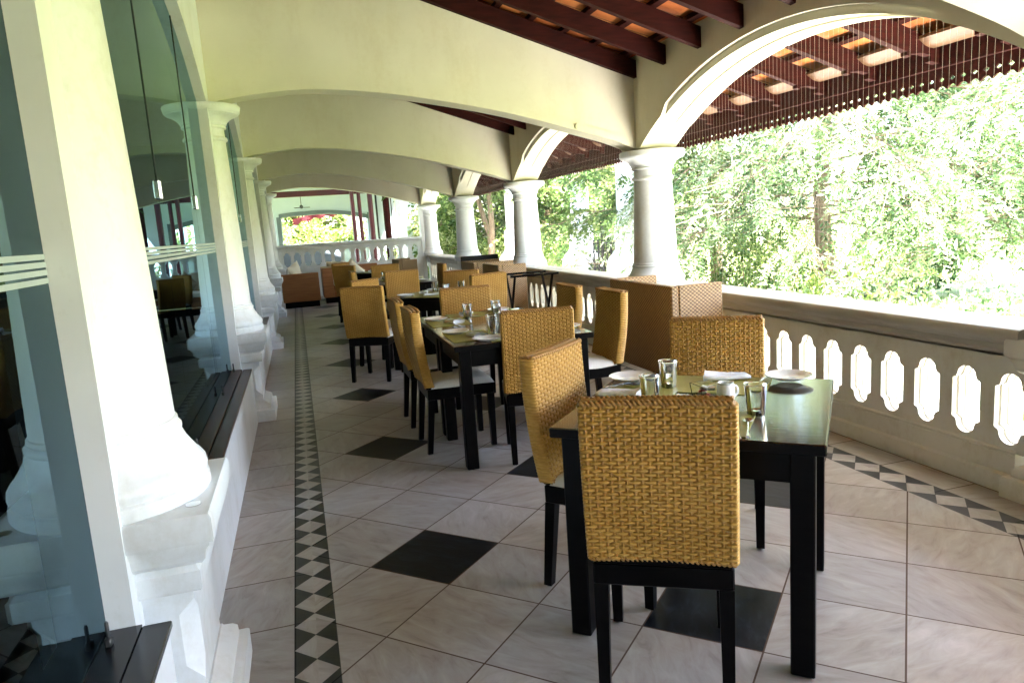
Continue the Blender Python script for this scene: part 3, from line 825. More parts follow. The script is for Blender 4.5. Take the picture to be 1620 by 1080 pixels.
# name: x, y, facing (degrees, direction the sitter looks), label
CHAIRS = [
 (1.013, 1.945, 60, 'golden rattan chair in front, its woven back turned to the viewer'),
 (1.100, 2.490, -48, 'pale sunlit rattan chair at the left side of the nearest square table'),
 (1.697, 2.737, -124, 'rattan chair at the far side of the nearest square table, before the balustrade'),
 (1.330, 4.165, 78, 'rattan chair at the near end of the long middle table'),
 (.905, 4.600, 0, 'rattan chair side-on at the left of the middle table, nearer of two'),
 (.900, 5.270, 0, 'rattan chair side-on at the left of the middle table, farther of two'),
 (1.800, 4.610, 180, 'rattan chair at the right of the middle table beside the large wicker booth'),
 (1.730, 5.240, 180, 'rattan chair at the right of the middle table, farther one'),
 (1.280, 5.620, -95, 'rattan chair at the far end of the long middle table, facing the viewer'),
 (.660, 7.130, 63, 'rattan chair standing out in the aisle left of the second square table'),
 (1.670, 7.930, -115, 'dark faced rattan chair at the far right side of the second square table'),
 (1.800, 7.510, 105, 'bright rattan chair half hidden by the middle table end chair'),
 (.830, 7.780, -48, 'rattan chair at the far left side of the second square table, top edge showing'),
 (1.240, 9.390, 88, 'large looking rattan chair at the near end of the second long table'),
 (.930, 9.900, 0, 'thin edge-on rattan chair at the left of the second long table'),
 (1.690, 10.150, 180, 'rattan chair edge-on at the right of the second long table before the balustrade slots'),
 (1.250, 10.980, -95, 'rattan chair at the far end of the second long table'),
 (.865, 12.050, 49, 'dark backed rattan chair at the near left of the farthest table'),
 (.900, 13.000, -45, 'rattan chair at the far left of the farthest table, beside the cushions'),
]
for i, (x, y, a, lab) in enumerate(CHAIRS):
    if i == 0:
        chair0.location = (x, y, 0); chair0.rotation_euler = (0, 0, R(a - 90)); chair0['label'] = lab
    else: dup(chair0, (x, y, 0), R(a - 90), lab)

# ------------------------------------------------------------------ tables
def make_table(name, label, w, d, loc, rz, seam=False, group='dark dining tables'):
    t = thing(name, label, 'table', loc, rz, group)
    hw, hd = w / 2, d / 2
    tp = MB()
    if seam:
        tp.box(-hw, hw, -hd, -.002, .715, .75, .004); tp.box(-hw, hw, .002, hd, .715, .75, .004)
    else: tp.box(-hw, hw, -hd, hd, .715, .75, .004)
    tp.build('tabletop', M['tabletop'], t, 30)
    tpo = t.children[0]; tpo.data.materials.append(M['darkwood'])
    tpo.data.polygons.foreach_set('material_index', [0 if p.normal.z > .5 else 1 for p in tpo.data.polygons])
    ap = MB()
    segs = [(-hd, hd)] if not seam else [(-hd, -.002), (.002, hd)]
    for a, b in segs:
        i = .045
        ap.box(-hw + i + .05, hw - i - .05, a + i, a + i + .022, .615, .714); ap.box(-hw + i + .05, hw - i - .05, b - i - .022, b - i, .615, .714)
        ap.box(-hw + i, -hw + i + .022, a + i + .05, b - i - .05, .615, .714); ap.box(hw - i - .022, hw - i, a + i + .05, b - i - .05, .615, .714)
    ap.build('apron', M['darkwood'], t, 0)
    for a, b in segs:
        for x in (-hw + .03, hw - .10):
            for y in (a + .03, b - .10):
                l = MB(); l.box(x, x + .07, y, y + .07, .004, .7145, .004); l.build('leg', M['darkwood'], t, 30)
    return t
TA = R(-41.5)
T1 = make_table('square_table', 'black square dining table nearest the viewer, set with glasses and plates', .84, .84, (1.323, 2.221, 0), TA)
T2 = make_table('long_table', 'long black dining table of two halves in the middle of the veranda', .85, 1.55, (1.235, 4.745, 0), R(-1), True)
T3 = make_table('square_table', 'black square dining table behind the long middle table', .84, .84, (1.39, 7.42, 0), TA)
T4 = make_table('long_table', 'second long black table farther along the veranda', .85, 1.55, (1.235, 10.0, 0), R(-1), True)
T5 = make_table('square_table', 'farthest black square table before the end parapet', .84, .84, (1.36, 12.6, 0), TA)

def at(t, u, v):
    a = t.rotation_euler[2]; c, s = math.cos(a), math.sin(a)
    return (t.location[0] + u * c - v * s, t.location[1] + u * s + v * c)
# tableware prototypes
def make_mat():
    m = MB(); m.box(-.20, .20, -.14, .14, 0, .003, .0008); o = m.build('placemat', M['mat'], None, 30); return o
def make_glass():
    m = MB(); m.lathe([(.0, .0), (.027, .0), (.029, .003), (.0365, .10), (.0375, .103), (.0385, .1035), (.0385, .1015), (.0352, .099), (.0275, .018), (.024, .013), (.0, .012)], 28, cap=False)
    return m.build('water_glass', M['tumbler'], None, 40)
def make_plate():
    m = MB(); m.lathe([(.0, .002), (.046, .002), (.046, 0), (.050, 0), (.052, .003), (.075, .010), (.087, .015), (.0885, .017), (.087, .0185), (.074, .0145), (.060, .0105), (.054, .0065), (.0, .006)], 36, cap=False)
    return m.build('side_plate', M['china'], None, 40)
def make_napkin(seed):
    # a cloth folded over twice: long soft roll, one end pinched, the other fanned up
    m = MB(); nu, nv = 26, 28; vs = []; fs = []
    for i in range(nu + 1):
        u = -1 + 2 * i / nu
        wd = .036 * (1 - .0 * u) * (1 + .22 * u) * (1 - max(0, -u - .72) ** 1.5 * 5.5 if u < -.72 else 1)
        ht = .021 * (1 + .55 * max(u, 0) ** 2) * (1 - max(0, -u - .80) * 3.2)
        for j in range(nv):
            a = 2 * math.pi * j / nv; ca, sa = math.cos(a), math.sin(a)
            fold = .004 * math.sin(3 * a + 2 * u + seed) * (sa > 0) + .0035 * math.sin(6 * a + 5 * u) * max(u, 0)
            y = wd * math.copysign(abs(ca) ** .8, ca) + .006 * math.sin(2.2 * u + seed)
            z = ht * (.5 + .5 * math.copysign(abs(sa) ** .75, sa)) + (fold if sa > .1 else 0) - (.007 * math.exp(-((ca + .15) / .13) ** 2) if sa > 0 else 0)
            vs.append((u * .088 + (.008 * ca if i == nu else 0), y, max(z, .0008)))
    for i in range(nu):
        for j in range(nv): fs.append((i * nv + j, i * nv + (j + 1) % nv, (i + 1) * nv + (j + 1) % nv, (i + 1) * nv + j))
    fs += [tuple(range(nv))[::-1]]
    c0 = nu * nv; vs2 = []
    for j in range(nv):
        x, y, z = vs[c0 + j]; vs2.append((x - .03, y * .55, z * .6 + .003))
    b0 = len(vs); vs += vs2
    for j in range(nv): fs.append((c0 + j, c0 + (j + 1) % nv, b0 + (j + 1) % nv, b0 + j))
    fs.append(tuple(range(b0, b0 + nv)))
    m.add(vs, fs)
    return m.build('napkin', M['napkin'], None, 50)
def make_knife():
    m = MB(); m.box(-.10, .0, -.006, .006, 0, .005, .002); m.box(.0, .115, -.008, .008, .0012, .0026, .0005); return m.build('table_knife', M['steel'], None, 30)
def make_spoon():
    m = MB(); m.tube([(-.10, 0, .004), (-.03, 0, .006), (.05, 0, .004)], [.0055, .003, .0035], 8)
    n = 12; vs = [(.073, 0, .001)]; fs = []
    for q, (r, z) in enumerate(((.4, .0015), (.75, .004), (1, .007))):
        for i in range(n):
            a = 2 * math.pi * i / n; vs.append((.073 + .026 * r * math.cos(a), .017 * r * math.sin(a), z))
    for i in range(n):
        j = (i + 1) % n; fs.append((0, 1 + i, 1 + j)); fs += [(1 + q * n + i, 1 + q * n + j, 1 + (q + 1) * n + j, 1 + (q + 1) * n + i) for q in range(2)]
    m.add(vs, fs); return m.build('table_spoon', M['steel'], None, 50)
PROTO = {'mat': make_mat(), 'glass': make_glass(), 'plate': make_plate(), 'napkin': make_napkin(1), 'knife': make_knife(), 'spoon': make_spoon()}
NAPM = [PROTO['napkin'].data] + [None, None]
for q in (1, 2):
    o = make_napkin(q * 5 + 2); NAPM[q] = o.data; bpy.data.objects.remove(o)
CATS = {'mat': 'placemat', 'glass': 'glass', 'plate': 'plate', 'napkin': 'napkin', 'knife': 'knife', 'spoon': 'spoon'}
GRP = {'mat': 'olive placemats', 'glass': 'water glasses', 'plate': 'white side plates', 'napkin': 'folded white napkins', 'knife': 'table knives', 'spoon': 'table spoons'}
used = {}
def put(kind, x, y, z, rz, label, var=0):
    o = PROTO[kind]
    if used.get(kind): o = o.copy(); COL.objects.link(o)
    used[kind] = True
    if kind == 'napkin': o.data = NAPM[var % 3]
    o.location = (x, y, z); o.rotation_euler = (0, 0, rz)
    tag(o, label, CATS[kind], GRP[kind]); return o
Z = .7505; ZM = Z + .0035
sides = [('near', 0, -.255, 0), ('right', .255, 0, 90), ('far', 0, .255, 180), ('left', -.255, 0, -90)]
wn = {'near': 'before the front chair', 'right': 'by the table side facing the garden', 'far': 'before the far chair', 'left': 'before the pale left chair'}
for s, u, v, r in sides:
    x, y = at(T1, u, v)
    if s == 'right': continue
    put('mat', x, y, Z, TA + R(r), 'olive placemat on the nearest square table, ' + wn[s])
put('glass', 1.327, 2.47, ZM, 0, 'water glass on the nearest square table, farthest of its three')
put('glass', 1.148, 2.276, ZM, 0, 'water glass on the nearest square table, beside the napkin on the left')
put('glass', 1.384, 1.991, Z, 1, 'water glass on the nearest square table, closest to the spoon and knife')
def raised_plate(x, y, z, lab): return put('plate', x, y, z, 0, lab)
raised_plate(1.247, 2.639, ZM + .006, 'white side plate on the nearest square table, at its far left edge')
raised_plate(1.755, 2.312, Z + .012, 'white side plate at the right corner of the nearest square table')
k = put('knife', 1.20, 2.61, ZM, R(15), 'table knife under the left side plate of the nearest square table')
put('napkin', 1.10, 2.440, ZM, R(-42), 'folded white napkin lying before the pale left chair', 0)
put('napkin', 1.585, 2.462, ZM, R(150), 'folded white napkin lying before the far chair of the nearest table', 1)
put('knife', 1.225, 1.865, ZM, R(62), 'table knife beside the front chair back on the nearest table')
put('spoon', 1.262, 1.858, ZM, R(55), 'table spoon with dark bowl on the placemat edge of the nearest table')
put('knife', 1.705, 2.405, Z, R(40), 'table knife leaning by the right corner plate of the nearest table')
# sachet bowl and cream jug
sb = thing('sugar_bowl', 'small square glass bowl holding white and red sugar sachets', 'bowl', (1.345, 2.235, Z))
m = MB(); m.sq([(.030, .030, 0), (.033, .033, .003), (.040, .040, .060), (.036, .036, .060), (.029, .029, .008), (.001, .001, .007)], cap=False); m.build('bowl', M['tumbler'], sb, 30)
for i in range(7):
    m = MB(); m.T = Matrix.Translation((random.uniform(-.016, .016), random.uniform(-.016, .016), .014 + .006 * i)) @ Matrix.Rotation(random.uniform(0, 3), 4, 'Z') @ Matrix.Rotation(random.uniform(-.5, .5), 4, 'X')
    m.box(-.013, .013, -.010, .010, -.005, .005, .003); m.build('sachet', M['redsachet'] if i in (0, 1, 3) else M['sugar'], sb, 40)
cj = thing('cream_jug', 'white china cream jug beside the sugar bowl', 'jug', (1.378, 2.155, Z))
m = MB(); m.lathe([(.0, .0), (.026, 0), (.028, .003), (.031, .035), (.030, .060), (.026, .070), (.028, .076), (.025, .076), (.023, .070), (.027, .058), (.028, .03), (.024, .006), (.0, .005)], 28, cap=False); m.build('body', M['china'], cj, 40)
m = MB(); m.tube([(.028 + .02 * math.sin(a), 0, .042 + .02 * math.cos(a)) for a in [math.pi * i / 10 for i in range(11)]], .004, 8); m.build('handle', M['china'], cj, 40)

def long_set(T, desc, full=True):
    spots = [('near left', -.26, -.44, 90), ('far left', -.26, .30, 90), ('near right', .26, -.36, -90), ('far right', .26, .36, -90), ('near end', 0, -.62, 0), ('far end', 0, .62, 180)]
    for i, (n, u, v, r) in enumerate(spots):
        x, y = at(T, u, v); a = T.rotation_euler[2] + R(-r)
        put('mat', x, y, Z, a, f'olive placemat at the {n} place of {desc}')
        vec = lambda p, q: at(T, u + p, v + q)
        if n.endswith('left'): pl, nk, gp = (-.06, .16), (.02, -.06), (.17, .12)
        elif n.endswith('right'): pl, nk, gp = (.08, -.17), (-.02, .05), (-.17, -.10)
        elif n == 'near end': pl, nk, gp = (-.21, -.06), (.05, .0), (-.12, .16)
        else: pl, nk, gp = (.21, .06), (-.05, 0), (.14, -.14)
        x, y = vec(*pl); put('plate', x, y, ZM, 0, f'white side plate at the {n} place of {desc}')
        x, y = vec(*nk); put('napkin', x, y, ZM, a + R(12 + 9 * i), f'folded white napkin at the {n} place of {desc}', i)
        x, y = vec(*gp); put('glass', x, y, ZM, 0, f'water glass at the {n} place of {desc}')
        if full:
            x, y = vec(nk[0] + .03 * math.cos(a), nk[1] - .09); put('knife', x, y, ZM, a + R(10), f'table knife at the {n} place of {desc}')
    for j, (u, v) in enumerate(((.05, .10), (.06, -.02))):
        x, y = at(T, u, v)
        if j == 0:
            b = dup(sb, (x, y, Z), .4, f'glass sugar bowl in the middle of {desc}')
        else: dup(cj, (x, y, Z), 2.2, f'white cream jug in the middle of {desc}')
long_set(T2, 'the long middle table')
long_set(T4, 'the second long table', False)
def square_set(T, desc):
    for s, u, v, r in sides:
        x, y = at(T, u, v); put('mat', x, y, Z, TA + R(r), f'olive placemat on the {s} side of {desc}')
        x, y = at(T, u * .9 + .03, v * .9); put('napkin', x, y, ZM, TA + R(r + 20), f'folded white napkin on the {s} side of {desc}', len(s))
        x, y = at(T, u * .62 + (.16 if u == 0 else 0), v * .62 + (.16 if v == 0 else 0)); put('glass', x, y, ZM, 0, f'water glass on the {s} side of {desc}')
        x, y = at(T, u * 1.1 + (-.24 if u == 0 else 0), v * 1.1 + (-.24 if v == 0 else 0)); put('plate', x, y, ZM, 0, f'white side plate on the {s} side of {desc}')
square_set(T3, 'the second square table'); square_set(T5, 'the farthest square table')

# ------------------------------------------------------------------ wicker booths and folding stand
def booth(label, x0, x1, y0, y1, zb, zt, depth_mat='booth', blacktop=False):
    t = thing('wicker_booth', label, 'booth seat', ((x0 + x1) / 2, (y0 + y1) / 2, 0), 0, 'high backed wicker booth seats')
    cx, cy = (x0 + x1) / 2, (y0 + y1) / 2; X0, X1, Y0_, Y1_ = x0 - cx, x1 - cx, y0 - cy, y1 - cy
    p = MB(); p.box(X0, X0 + .06, Y0_, Y1_, zb, zt, .008); p.build('back_panel', M[depth_mat], t, 30)
    for a in (Y0_, Y1_ - .06):
        p = MB(); p.box(X0 + .0605, X1, a, a + .06, zb, zt, .008); p.build('side_panel', M[depth_mat], t, 30)
    s = MB(); s.box(X0 + .061, X1 - .01, Y0_ + .061, Y1_ - .061, zb, zb + .16, .01); s.build('seat', M['cushtan'], t, 30)
    for x in (X0 + .01, X1 - .05):
        for y in (Y0_ + .01, Y1_ - .05):
            l = MB(); l.box(x, x + .04, y, y + .04, 0, zb + .01, .003); l.build('leg', M['darkwood'], t, 30)
    if blacktop:
        h = MB(); h.box(X0 + .005, X1, Y1_ + .005, Y1_ + .045, zt - .12, zt + .07, .006); h.build('headboard', M['darkwood'], t, 30)
    return t
booth('large wicker booth seat against the balustrade behind the nearest table', 2.515, 2.93, 4.60, 5.66, .22, .90)
booth('beige wicker booth seat with plain end panel behind the folding stand', 2.415, 2.79, 8.86, 9.66, .10, .905)
booth('wicker booth seat with a black headboard beyond the folding stand', 2.36, 2.95, 9.95, 10.75, .10, .90, blacktop=True)
booth('small wicker booth seat near the far corner column', 1.634, 1.96, 12.40, 13.25, .10, .92)

fs_ = thing('tray_stand', 'black folding tray stand with crossed legs by the balustrade', 'stand', (2.40, 7.55, 0))
zt, ln = .86, .21
for s in (-1, 1):
    b = MB(); b.tube([(-.27, s * ln, zt), (.27, s * ln, zt)], .012, 8); b.build('top_rail', M['darkwood'], fs_, 40)
    for x in (-.21, .21):
        l = MB(); l.box(-.010, .010, -.013, .013, 0, 1); l.v = [(x + .011 * s + a, s * ln * (2 * c - 1) + b_, .0 + zt * c) for a, b_, c in l.v]; l.build('leg', M['darkwood'], fs_, 0)
    b = MB(); b.tube([(-.21, s * ln * .72, .12), (.21, s * ln * .72, .12)], .009, 8); b.build('stretcher', M['darkwood'], fs_, 40)
for x in (-.15, .0, .15):
    b = MB(); n = 8; vs = []
    for i in range(n + 1):
        q = -1 + 2 * i / n
        for w_ in (-.022, .022): vs.append((x + w_, q * ln, zt - .004 - .012 * (1 - q * q)))
    vs += [(a, b2, c - .003) for a, b2, c in vs]; m_ = 2 * (n + 1)
    b.add(vs, [(2 * i, 2 * i + 2, 2 * i + 3, 2 * i + 1) for i in range(n)] + [(m_ + 2 * i + 1, m_ + 2 * i + 3, m_ + 2 * i + 2, m_ + 2 * i) for i in range(n)]); b.build('strap', M['iron'], fs_, 0)

# sofas with cushions at the far end
def cushion(label, loc, rot, w, h, d, mat='cushtan'):
    m = MB(); n = 12; vs = []; fs = []
    for s in (-1, 1):
        for i in range(n + 1):
            for j in range(n + 1):
                u, v = -1 + 2 * i / n, -1 + 2 * j / n
                th = (max(0, 1 - u ** 4) * max(0, 1 - v ** 4)) ** .6
                vs.append((u * w / 2 * (1 - .06 * (1 - v * v)), s * d / 2 * th, v * h / 2 * (1 - .06 * (1 - u * u)) + h / 2))
    q = (n + 1) ** 2
    for s in (0, 1):
        for i in range(n):
            for j in range(n): fs.append((s * q + i * (n + 1) + j, s * q + (i + 1) * (n + 1) + j, s * q + (i + 1) * (n + 1) + j + 1, s * q + i * (n + 1) + j + 1))
    m.add(vs, fs); o = m.build('cushion', M[mat], None, 60)
    o.location = loc; o.rotation_euler = rot; return tag(o, label, 'cushion', 'cushions on the far sofas')
def sofa(label, x0, x1, y0, y1, face, h=.70):
    t = thing('wicker_sofa', label, 'sofa', ((x0 + x1) / 2, (y0 + y1) / 2, 0), 0, 'red brown wicker sofas at the far end')
    hx, hy = (x1 - x0) / 2, (y1 - y0) / 2
    b = MB(); b.box(-hx + .03, hx - .03, -hy + .03, hy - .03, 0, .12); b.build('plinth', M['darkwood'], t, 0)
    if face == 'away':
        b = MB(); b.box(-hx, hx, -hy, -hy + .08, .12, h, .01); b.build('back', M['boothred'], t, 30)
        b = MB(); b.box(-hx, hx, -hy + .081, hy, .12, .36, .01); b.build('seat_base', M['boothred'], t, 30)
        b = MB(); b.box(-hx + .01, hx - .01, -hy + .09, hy, .361, .45, .02); b.build('seat_pad', M['cushtan'], t, 30)
    else:
        b = MB(); b.box(-hx, -hx + .22, -hy, hy, .12, h, .01); b.build('arm', M['boothred'], t, 30)
        b = MB(); b.box(-hx + .221, hx, -hy, hy - .1, .12, .36, .01); b.build('seat_base', M['boothred'], t, 30)
        b = MB(); b.box(-hx + .225, hx, -hy + .005, hy - .11, .361, .46, .02); b.build('seat_pad', M['cushion'], t, 30)
        b = MB(); b.box(-hx + .221, hx, hy - .099, hy, .12, h, .01); b.build('back', M['boothred'], t, 30)
    return t
sofa('red brown wicker sofa seen from behind at the far left end', -.36, .38, 15.35, 16.0, 'away', .69)
sofa('red brown wicker sofa facing the viewer at the far end, right of the other', .46, 1.7, 15.75, 16.6, 'front', .74)
cushion('pale cushion standing on edge on the far left sofa, left one', (-.20, 15.60, .45), (R(8), R(-6), R(75)), .42, .40, .12, 'cushion')
cushion('pale cushion leaning like a wedge on the far left sofa, right one', (-.02, 15.62, .45), (R(-5), R(-16), R(62)), .44, .46, .12)
cushion('tan cushion tipped on its corner on the far right sofa', (1.00, 16.30, .46), (R(-16), R(45), R(5)), .42, .42, .13)
cushion('tan cushion lying against the back of the far right sofa', (.78, 16.38, .46), (R(-14), R(4), 0), .42, .40, .13)

lk = MB(); n = 10; vs = []; 
for i in range(n + 1):
    for j in range(5):
        u, v = i / n, j / 4
        vs.append((3.03 - .012 * math.sin(u * 5) - (.02 if v > .6 else .10 * (1 - v)) + .12 * (v > .6) * (v - .6), 10.55 + .5 * u * (1 - .25 * abs(v - .6)), .803 + .004 * math.sin(7 * u) if v > .6 else .80 - .22 * (.7 - v) * (1 - abs(u - .45) * 1.2)))
lk.add(vs, [(i * 5 + j, (i + 1) * 5 + j, (i + 1) * 5 + j + 1, i * 5 + j + 1) for i in range(n) for j in range(4)])
tag(lk.build('cloth', M['napkin'], None, 60), 'white cloth draped over the handrail beside the black topped booth', 'cloth')

# ------------------------------------------------------------------ beyond the end parapet
fw = thing('courtyard_wall', 'pale blue wall with a wide low arch beyond the far parapet', 'wall', (0, 23.5, 0))
sm = []
for i in range(61):
    x = -3.2 + 7.2 * i / 60
    z = -.5
    if -.40 <= x <= 2.35:
        z = 2.20 - .16 * ((x - .75) / 1.3) ** 2 if x > .3 else 2.19 - .05 * ((x - .3) / .7) ** 2
    sm.append((x, z, 3.4))
w = MB(); w.strip(sm, lambda t, d, z: (t, d - 23.5, z), 23.4, 23.7); w.box(-.40, 2.30, -.14, .24, -.5, 1.20); w.build('wall', M['farwall'], fw, 0)
cr = MB(); cr.box(-4.5, 3.6, 18.5, 24.2, 3.30, 3.42); tag(cr.build('court_shade_roof', M['cream'], None, 0), 'flat pale roof added to shade the court beyond the far parapet', 'roof')  # added to keep sun and sky off the far wall
rim = MB()
for q in range(40):
    xa, xb = -.40 + 2.75 * q / 40, -.40 + 2.75 * (q + 1) / 40
    zf = lambda x: 2.20 - .16 * ((x - .75) / 1.3) ** 2 if x > .3 else 2.19 - .05 * ((x - .3) / .7) ** 2
    vs = [(xa, d, zf(xa) - .12) for d in (-.16, .22)] + [(xb, d, zf(xb) - .12) for d in (-.16, .22)] + [(xa, d, zf(xa)) for d in (-.16, .22)] + [(xb, d, zf(xb)) for d in (-.16, .22)]
    rim.add(vs, [(0, 1, 3, 2), (4, 6, 7, 5), (0, 2, 6, 4), (1, 5, 7, 3)])
for xa, xb in ((-.48, -.36), (2.25, 2.37)): rim.box(xa, xb, -.16, .22, 1.20, 2.05)
rim.build('arch_rim', M['greyrim'], fw, 0)
gl_ = MB(); gl_.box(-.9, 1.15, 18.9, 19.0, -.5, 1.18); tag(gl_.build('shade_panel', M['greyrim'], None, 0), 'low grey panel standing in for shade behind the left slots of the far parapet', 'wall')  # grey sheet in place of the shade low on the court wall
for i, (x, yy, r_, lb) in enumerate(((1.56, 20, .055, 'slim red post beyond the parapet, leftmost'), (1.74, 20, .05, 'slim red post beyond the parapet, second from left'), (2.03, 20, .07, 'thick red post beyond the parapet, third from left'), (2.46, 20.1, .09, 'thick dark maroon post beyond the parapet, rightmost'))):
    m = MB(); m.lathe([(r_ * 1.3, -.5), (r_ * 1.3, -.3), (r_, -.25), (r_, 3.3)], 14, c=(x, yy)); tag(m.build('post', M['redpost'] if i < 3 else M['wood'], None, 40), lb, 'post', 'posts beyond the end parapet')
pb = MB(); pb.box(-1.2, 3.2, 20.2, 20.36, 2.47, 2.62, .01); tag(pb.build('pergola_beam', M['redpost'], None, 20), 'maroon beam above the parapet carrying the small fan', 'beam')
fan = thing('ceiling_fan', 'small dark ceiling fan hanging beyond the far arch', 'fan', (.25, 20.28, 2.19))
m = MB(); m.lathe([(.008, .05), (.008, .28)], 8); m.build('rod', M['iron'], fan, 40)
m = MB(); m.lathe([(.01, -.03), (.035, -.02), (.045, .0), (.045, .04), (.02, .07)], 14); m.build('motor', M['iron'], fan, 40)
for a in (20, 140, 260):
    m = MB(); m.T = Matrix.Rotation(R(a), 4, 'Z') @ Matrix.Rotation(R(14), 4, 'X'); m.box(.03, .23, -.03, .03, -.004, .004, .001); m.build('blade', M['iron'], fan, 20)
wl = MB(); wl.box(2.78, 3.05, 20.6, 20.9, -.5, 3.2, .01); tag(wl.build('white_pier', M['white'], None, 20), 'plain white pier beyond the parapet at its right end', 'pier')
gs = thing('glass_screen', 'pale green glass screen behind the red posts', 'screen', (2.2, 22.2, 0))
m = MB(); m.box(.25, 1.05, 0, .03, .9, 3.0); m.build('pane', M['farwall'], gs, 0)
m = MB(); m.box(.20, .25, -.01, .05, -.5, 3.05); m.box(.65, .68, -.01, .05, -.5, 3.05); m.build('frame', M['iron'], gs, 0)
# second veranda seen through the low arch
b2 = thing('far_veranda', 'cream veranda front with columns seen through the low arch', 'veranda', (1, 31, 0))
m = MB(); m.box(-4, 4, -.15, .15, 2.35, 3.2); m.build('fascia', M['cream'], b2, 20)
for x in (-2.1, 1.55, 2.0, 2.9):
    m = MB(); m.lathe([(.2, -.5), (.2, -.3), (.16, -.25), (.15, 2.2), (.22, 2.3), (.22, 2.352)], 18, c=(x, 0)); m.build('column', M['white'], b2, 40)
m = MB()
for i in range(40):
    x = -2.6 + i * .12; m.add([(x, -.2, 2.34), (x + .12, -.2, 2.34), (x + .12, -.2, 2.27), (x + .06, -.2, 2.20), (x, -.2, 2.27)], [(0, 1, 2, 3, 4)])
m.build('valance', M['wood'], b2, 0)
sw = MB(); vs = []; n = 24
for i in range(n + 1):
    u = i / n
    for j in range(6):
        v = j / 5
        vs.append((-.02 + 1.4 * u + .03 * math.sin(14 * v), 24.6 + .12 * math.sin(16 * u) * v, 2.00 + .16 * math.sin(u * math.pi * .55) - (.05 + .13 * (1 - u * .5) + .035 * math.sin(u * 23)) * v))
sw.add(vs, [(i * 6 + j, (i + 1) * 6 + j, (i + 1) * 6 + j + 1, i * 6 + j + 1) for i in range(n) for j in range(5)])
tag(sw.build('red_drape', M['redcloth'], None, 60), 'ragged red cloth drape hung in the low far arch', 'drape')

# ------------------------------------------------------------------ garden furniture
def garden_pillar(x, y, lab):
    t = thing('garden_pillar', lab, 'pillar', (x, y, -.55), 0, 'white pillars in the garden')
    m = MB(); m.lathe([(.42, 0), (.42, 1.05), (.40, 1.15), (.37, 1.22), (.30, 1.29), (.26, 1.36)], 28); m.build('foot', M['white'], t, 40)
    m = MB(); m.lathe([(.25, 1.36), (.255, 1.74), (.24, 1.80), (.20, 1.83)], 28); m.build('pedestal', M['white'], t, 40)
    m = MB(); m.lathe([(.195, 1.83), (.19, 3.9), (.24, 3.95), (.28, 4.05), (.28, 4.12)], 28); m.build('shaft', M['white'], t, 40)
garden_pillar(5.75, 14.3, 'white garden pillar between the two nearest veranda columns, centre one')
garden_pillar(5.05, 16.8, 'white garden pillar close beside the second veranda column')
garden_pillar(5.9, 12.35, 'white garden pillar half hidden by the nearest veranda column')
fe = thing('iron_trellis', 'black iron railing rising among the bushes beside the pillar', 'railing', (5.75, 13.0, -.55))
for i in range(7):
    m = MB(); m.tube([(i * .09 - .27, 0, 0), (i * .09 - .27, 0, 1.55 + .32 * (i == 2))], .016 if i != 2 else .028, 6); m.build('bar', M['iron'], fe, 40)
for z in (1.0, 1.16, 1.32, 1.48):
    m = MB(); m.tube([(-.30, .0, z), (.34, .0, z - .02)], .016, 6); m.build('cross_bar', M['iron'], fe, 40)

# ------------------------------------------------------------------ plants
def quad_mesh(name, V, F, mat, parent=None, tone=None):
    me = bpy.data.meshes.new(name)
    nv, nf = len(V), len(F)
    me.vertices.add(nv); me.vertices.foreach_set('co', V.astype(np.float32).ravel())
    me.loops.add(nf * 4); me.loops.foreach_set('vertex_index', F.astype(np.int32).ravel())
    me.polygons.add(nf); me.polygons.foreach_set('loop_start', np.arange(0, nf * 4, 4, dtype=np.int32)); me.polygons.foreach_set('loop_total', np.full(nf, 4, np.int32))
    me.update(calc_edges=True); me.validate()
    if tone is None: tone = np.full(nf, .5)
    at_ = me.attributes.new('tone', 'FLOAT', 'FACE'); at_.data.foreach_set('value', tone.astype(np.float32))
    me.materials.append(mat)
    o = bpy.data.objects.new(name, me); COL.objects.link(o)
    if parent is not None: o.parent = parent
    return o
def norm(a): return a / np.maximum(np.linalg.norm(a, axis=-1, keepdims=True), 1e-9)
def leaves(base, dirs, L, W, fold=.25):
    """rhombic leaf quads at base along dirs"""
    n = len(base); rnd = norm(rng.normal(size=(n, 3)))
    side = norm(np.cross(dirs, rnd)); up = np.cross(side, dirs)
    L = L[:, None]; W = W[:, None]
    a = base; c = base + dirs * L
    mid = base + dirs * L * .5
    b = mid + side * W / 2 + up * W * fold; d = mid - side * W / 2 + up * W * fold
    V = np.stack([a, b, c, d], 1).reshape(-1, 3); F = np.arange(n * 4).reshape(-1, 4)
    return V, F
def sprays(org, dirs, length, nn, leafL, leafW, droop, per=2, spread=.75):
    """feathery sprays: a drooping stem with leaflets along it"""
    n = len(org); t = np.linspace(.12, 1, nn)
    d = norm(dirs)
    pos = org[:, None, :] + d[:, None, :] * (length[:, None] * t[None])[:, :, None]
    pos[:, :, 2] -= droop * length[:, None] * t[None] ** 2
    tang = np.repeat(d[:, None, :], nn, 1).copy(); tang[:, :, 2] -= 2 * droop * t[None]
    tang = norm(tang)
    P_, D_ = [], []
    side = norm(np.cross(d, np.array([0, 0, 1.]) + rng.normal(scale=.3, size=(n, 3))))
    for q in range(per):
        sg = 1 if q % 2 == 0 else -1
        dd = norm(tang * (1 - spread * .4) + sg * side[:, None, :] * spread + rng.normal(scale=.28, size=pos.shape))
        P_.append(pos.reshape(-1, 3)); D_.append(dd.reshape(-1, 3))
    P_ = np.concatenate(P_); D_ = np.concatenate(D_); k = len(P_)
    return leaves(P_, D_, leafL * rng.uniform(.6, 1.25, k), leafW * rng.uniform(.7, 1.2, k))
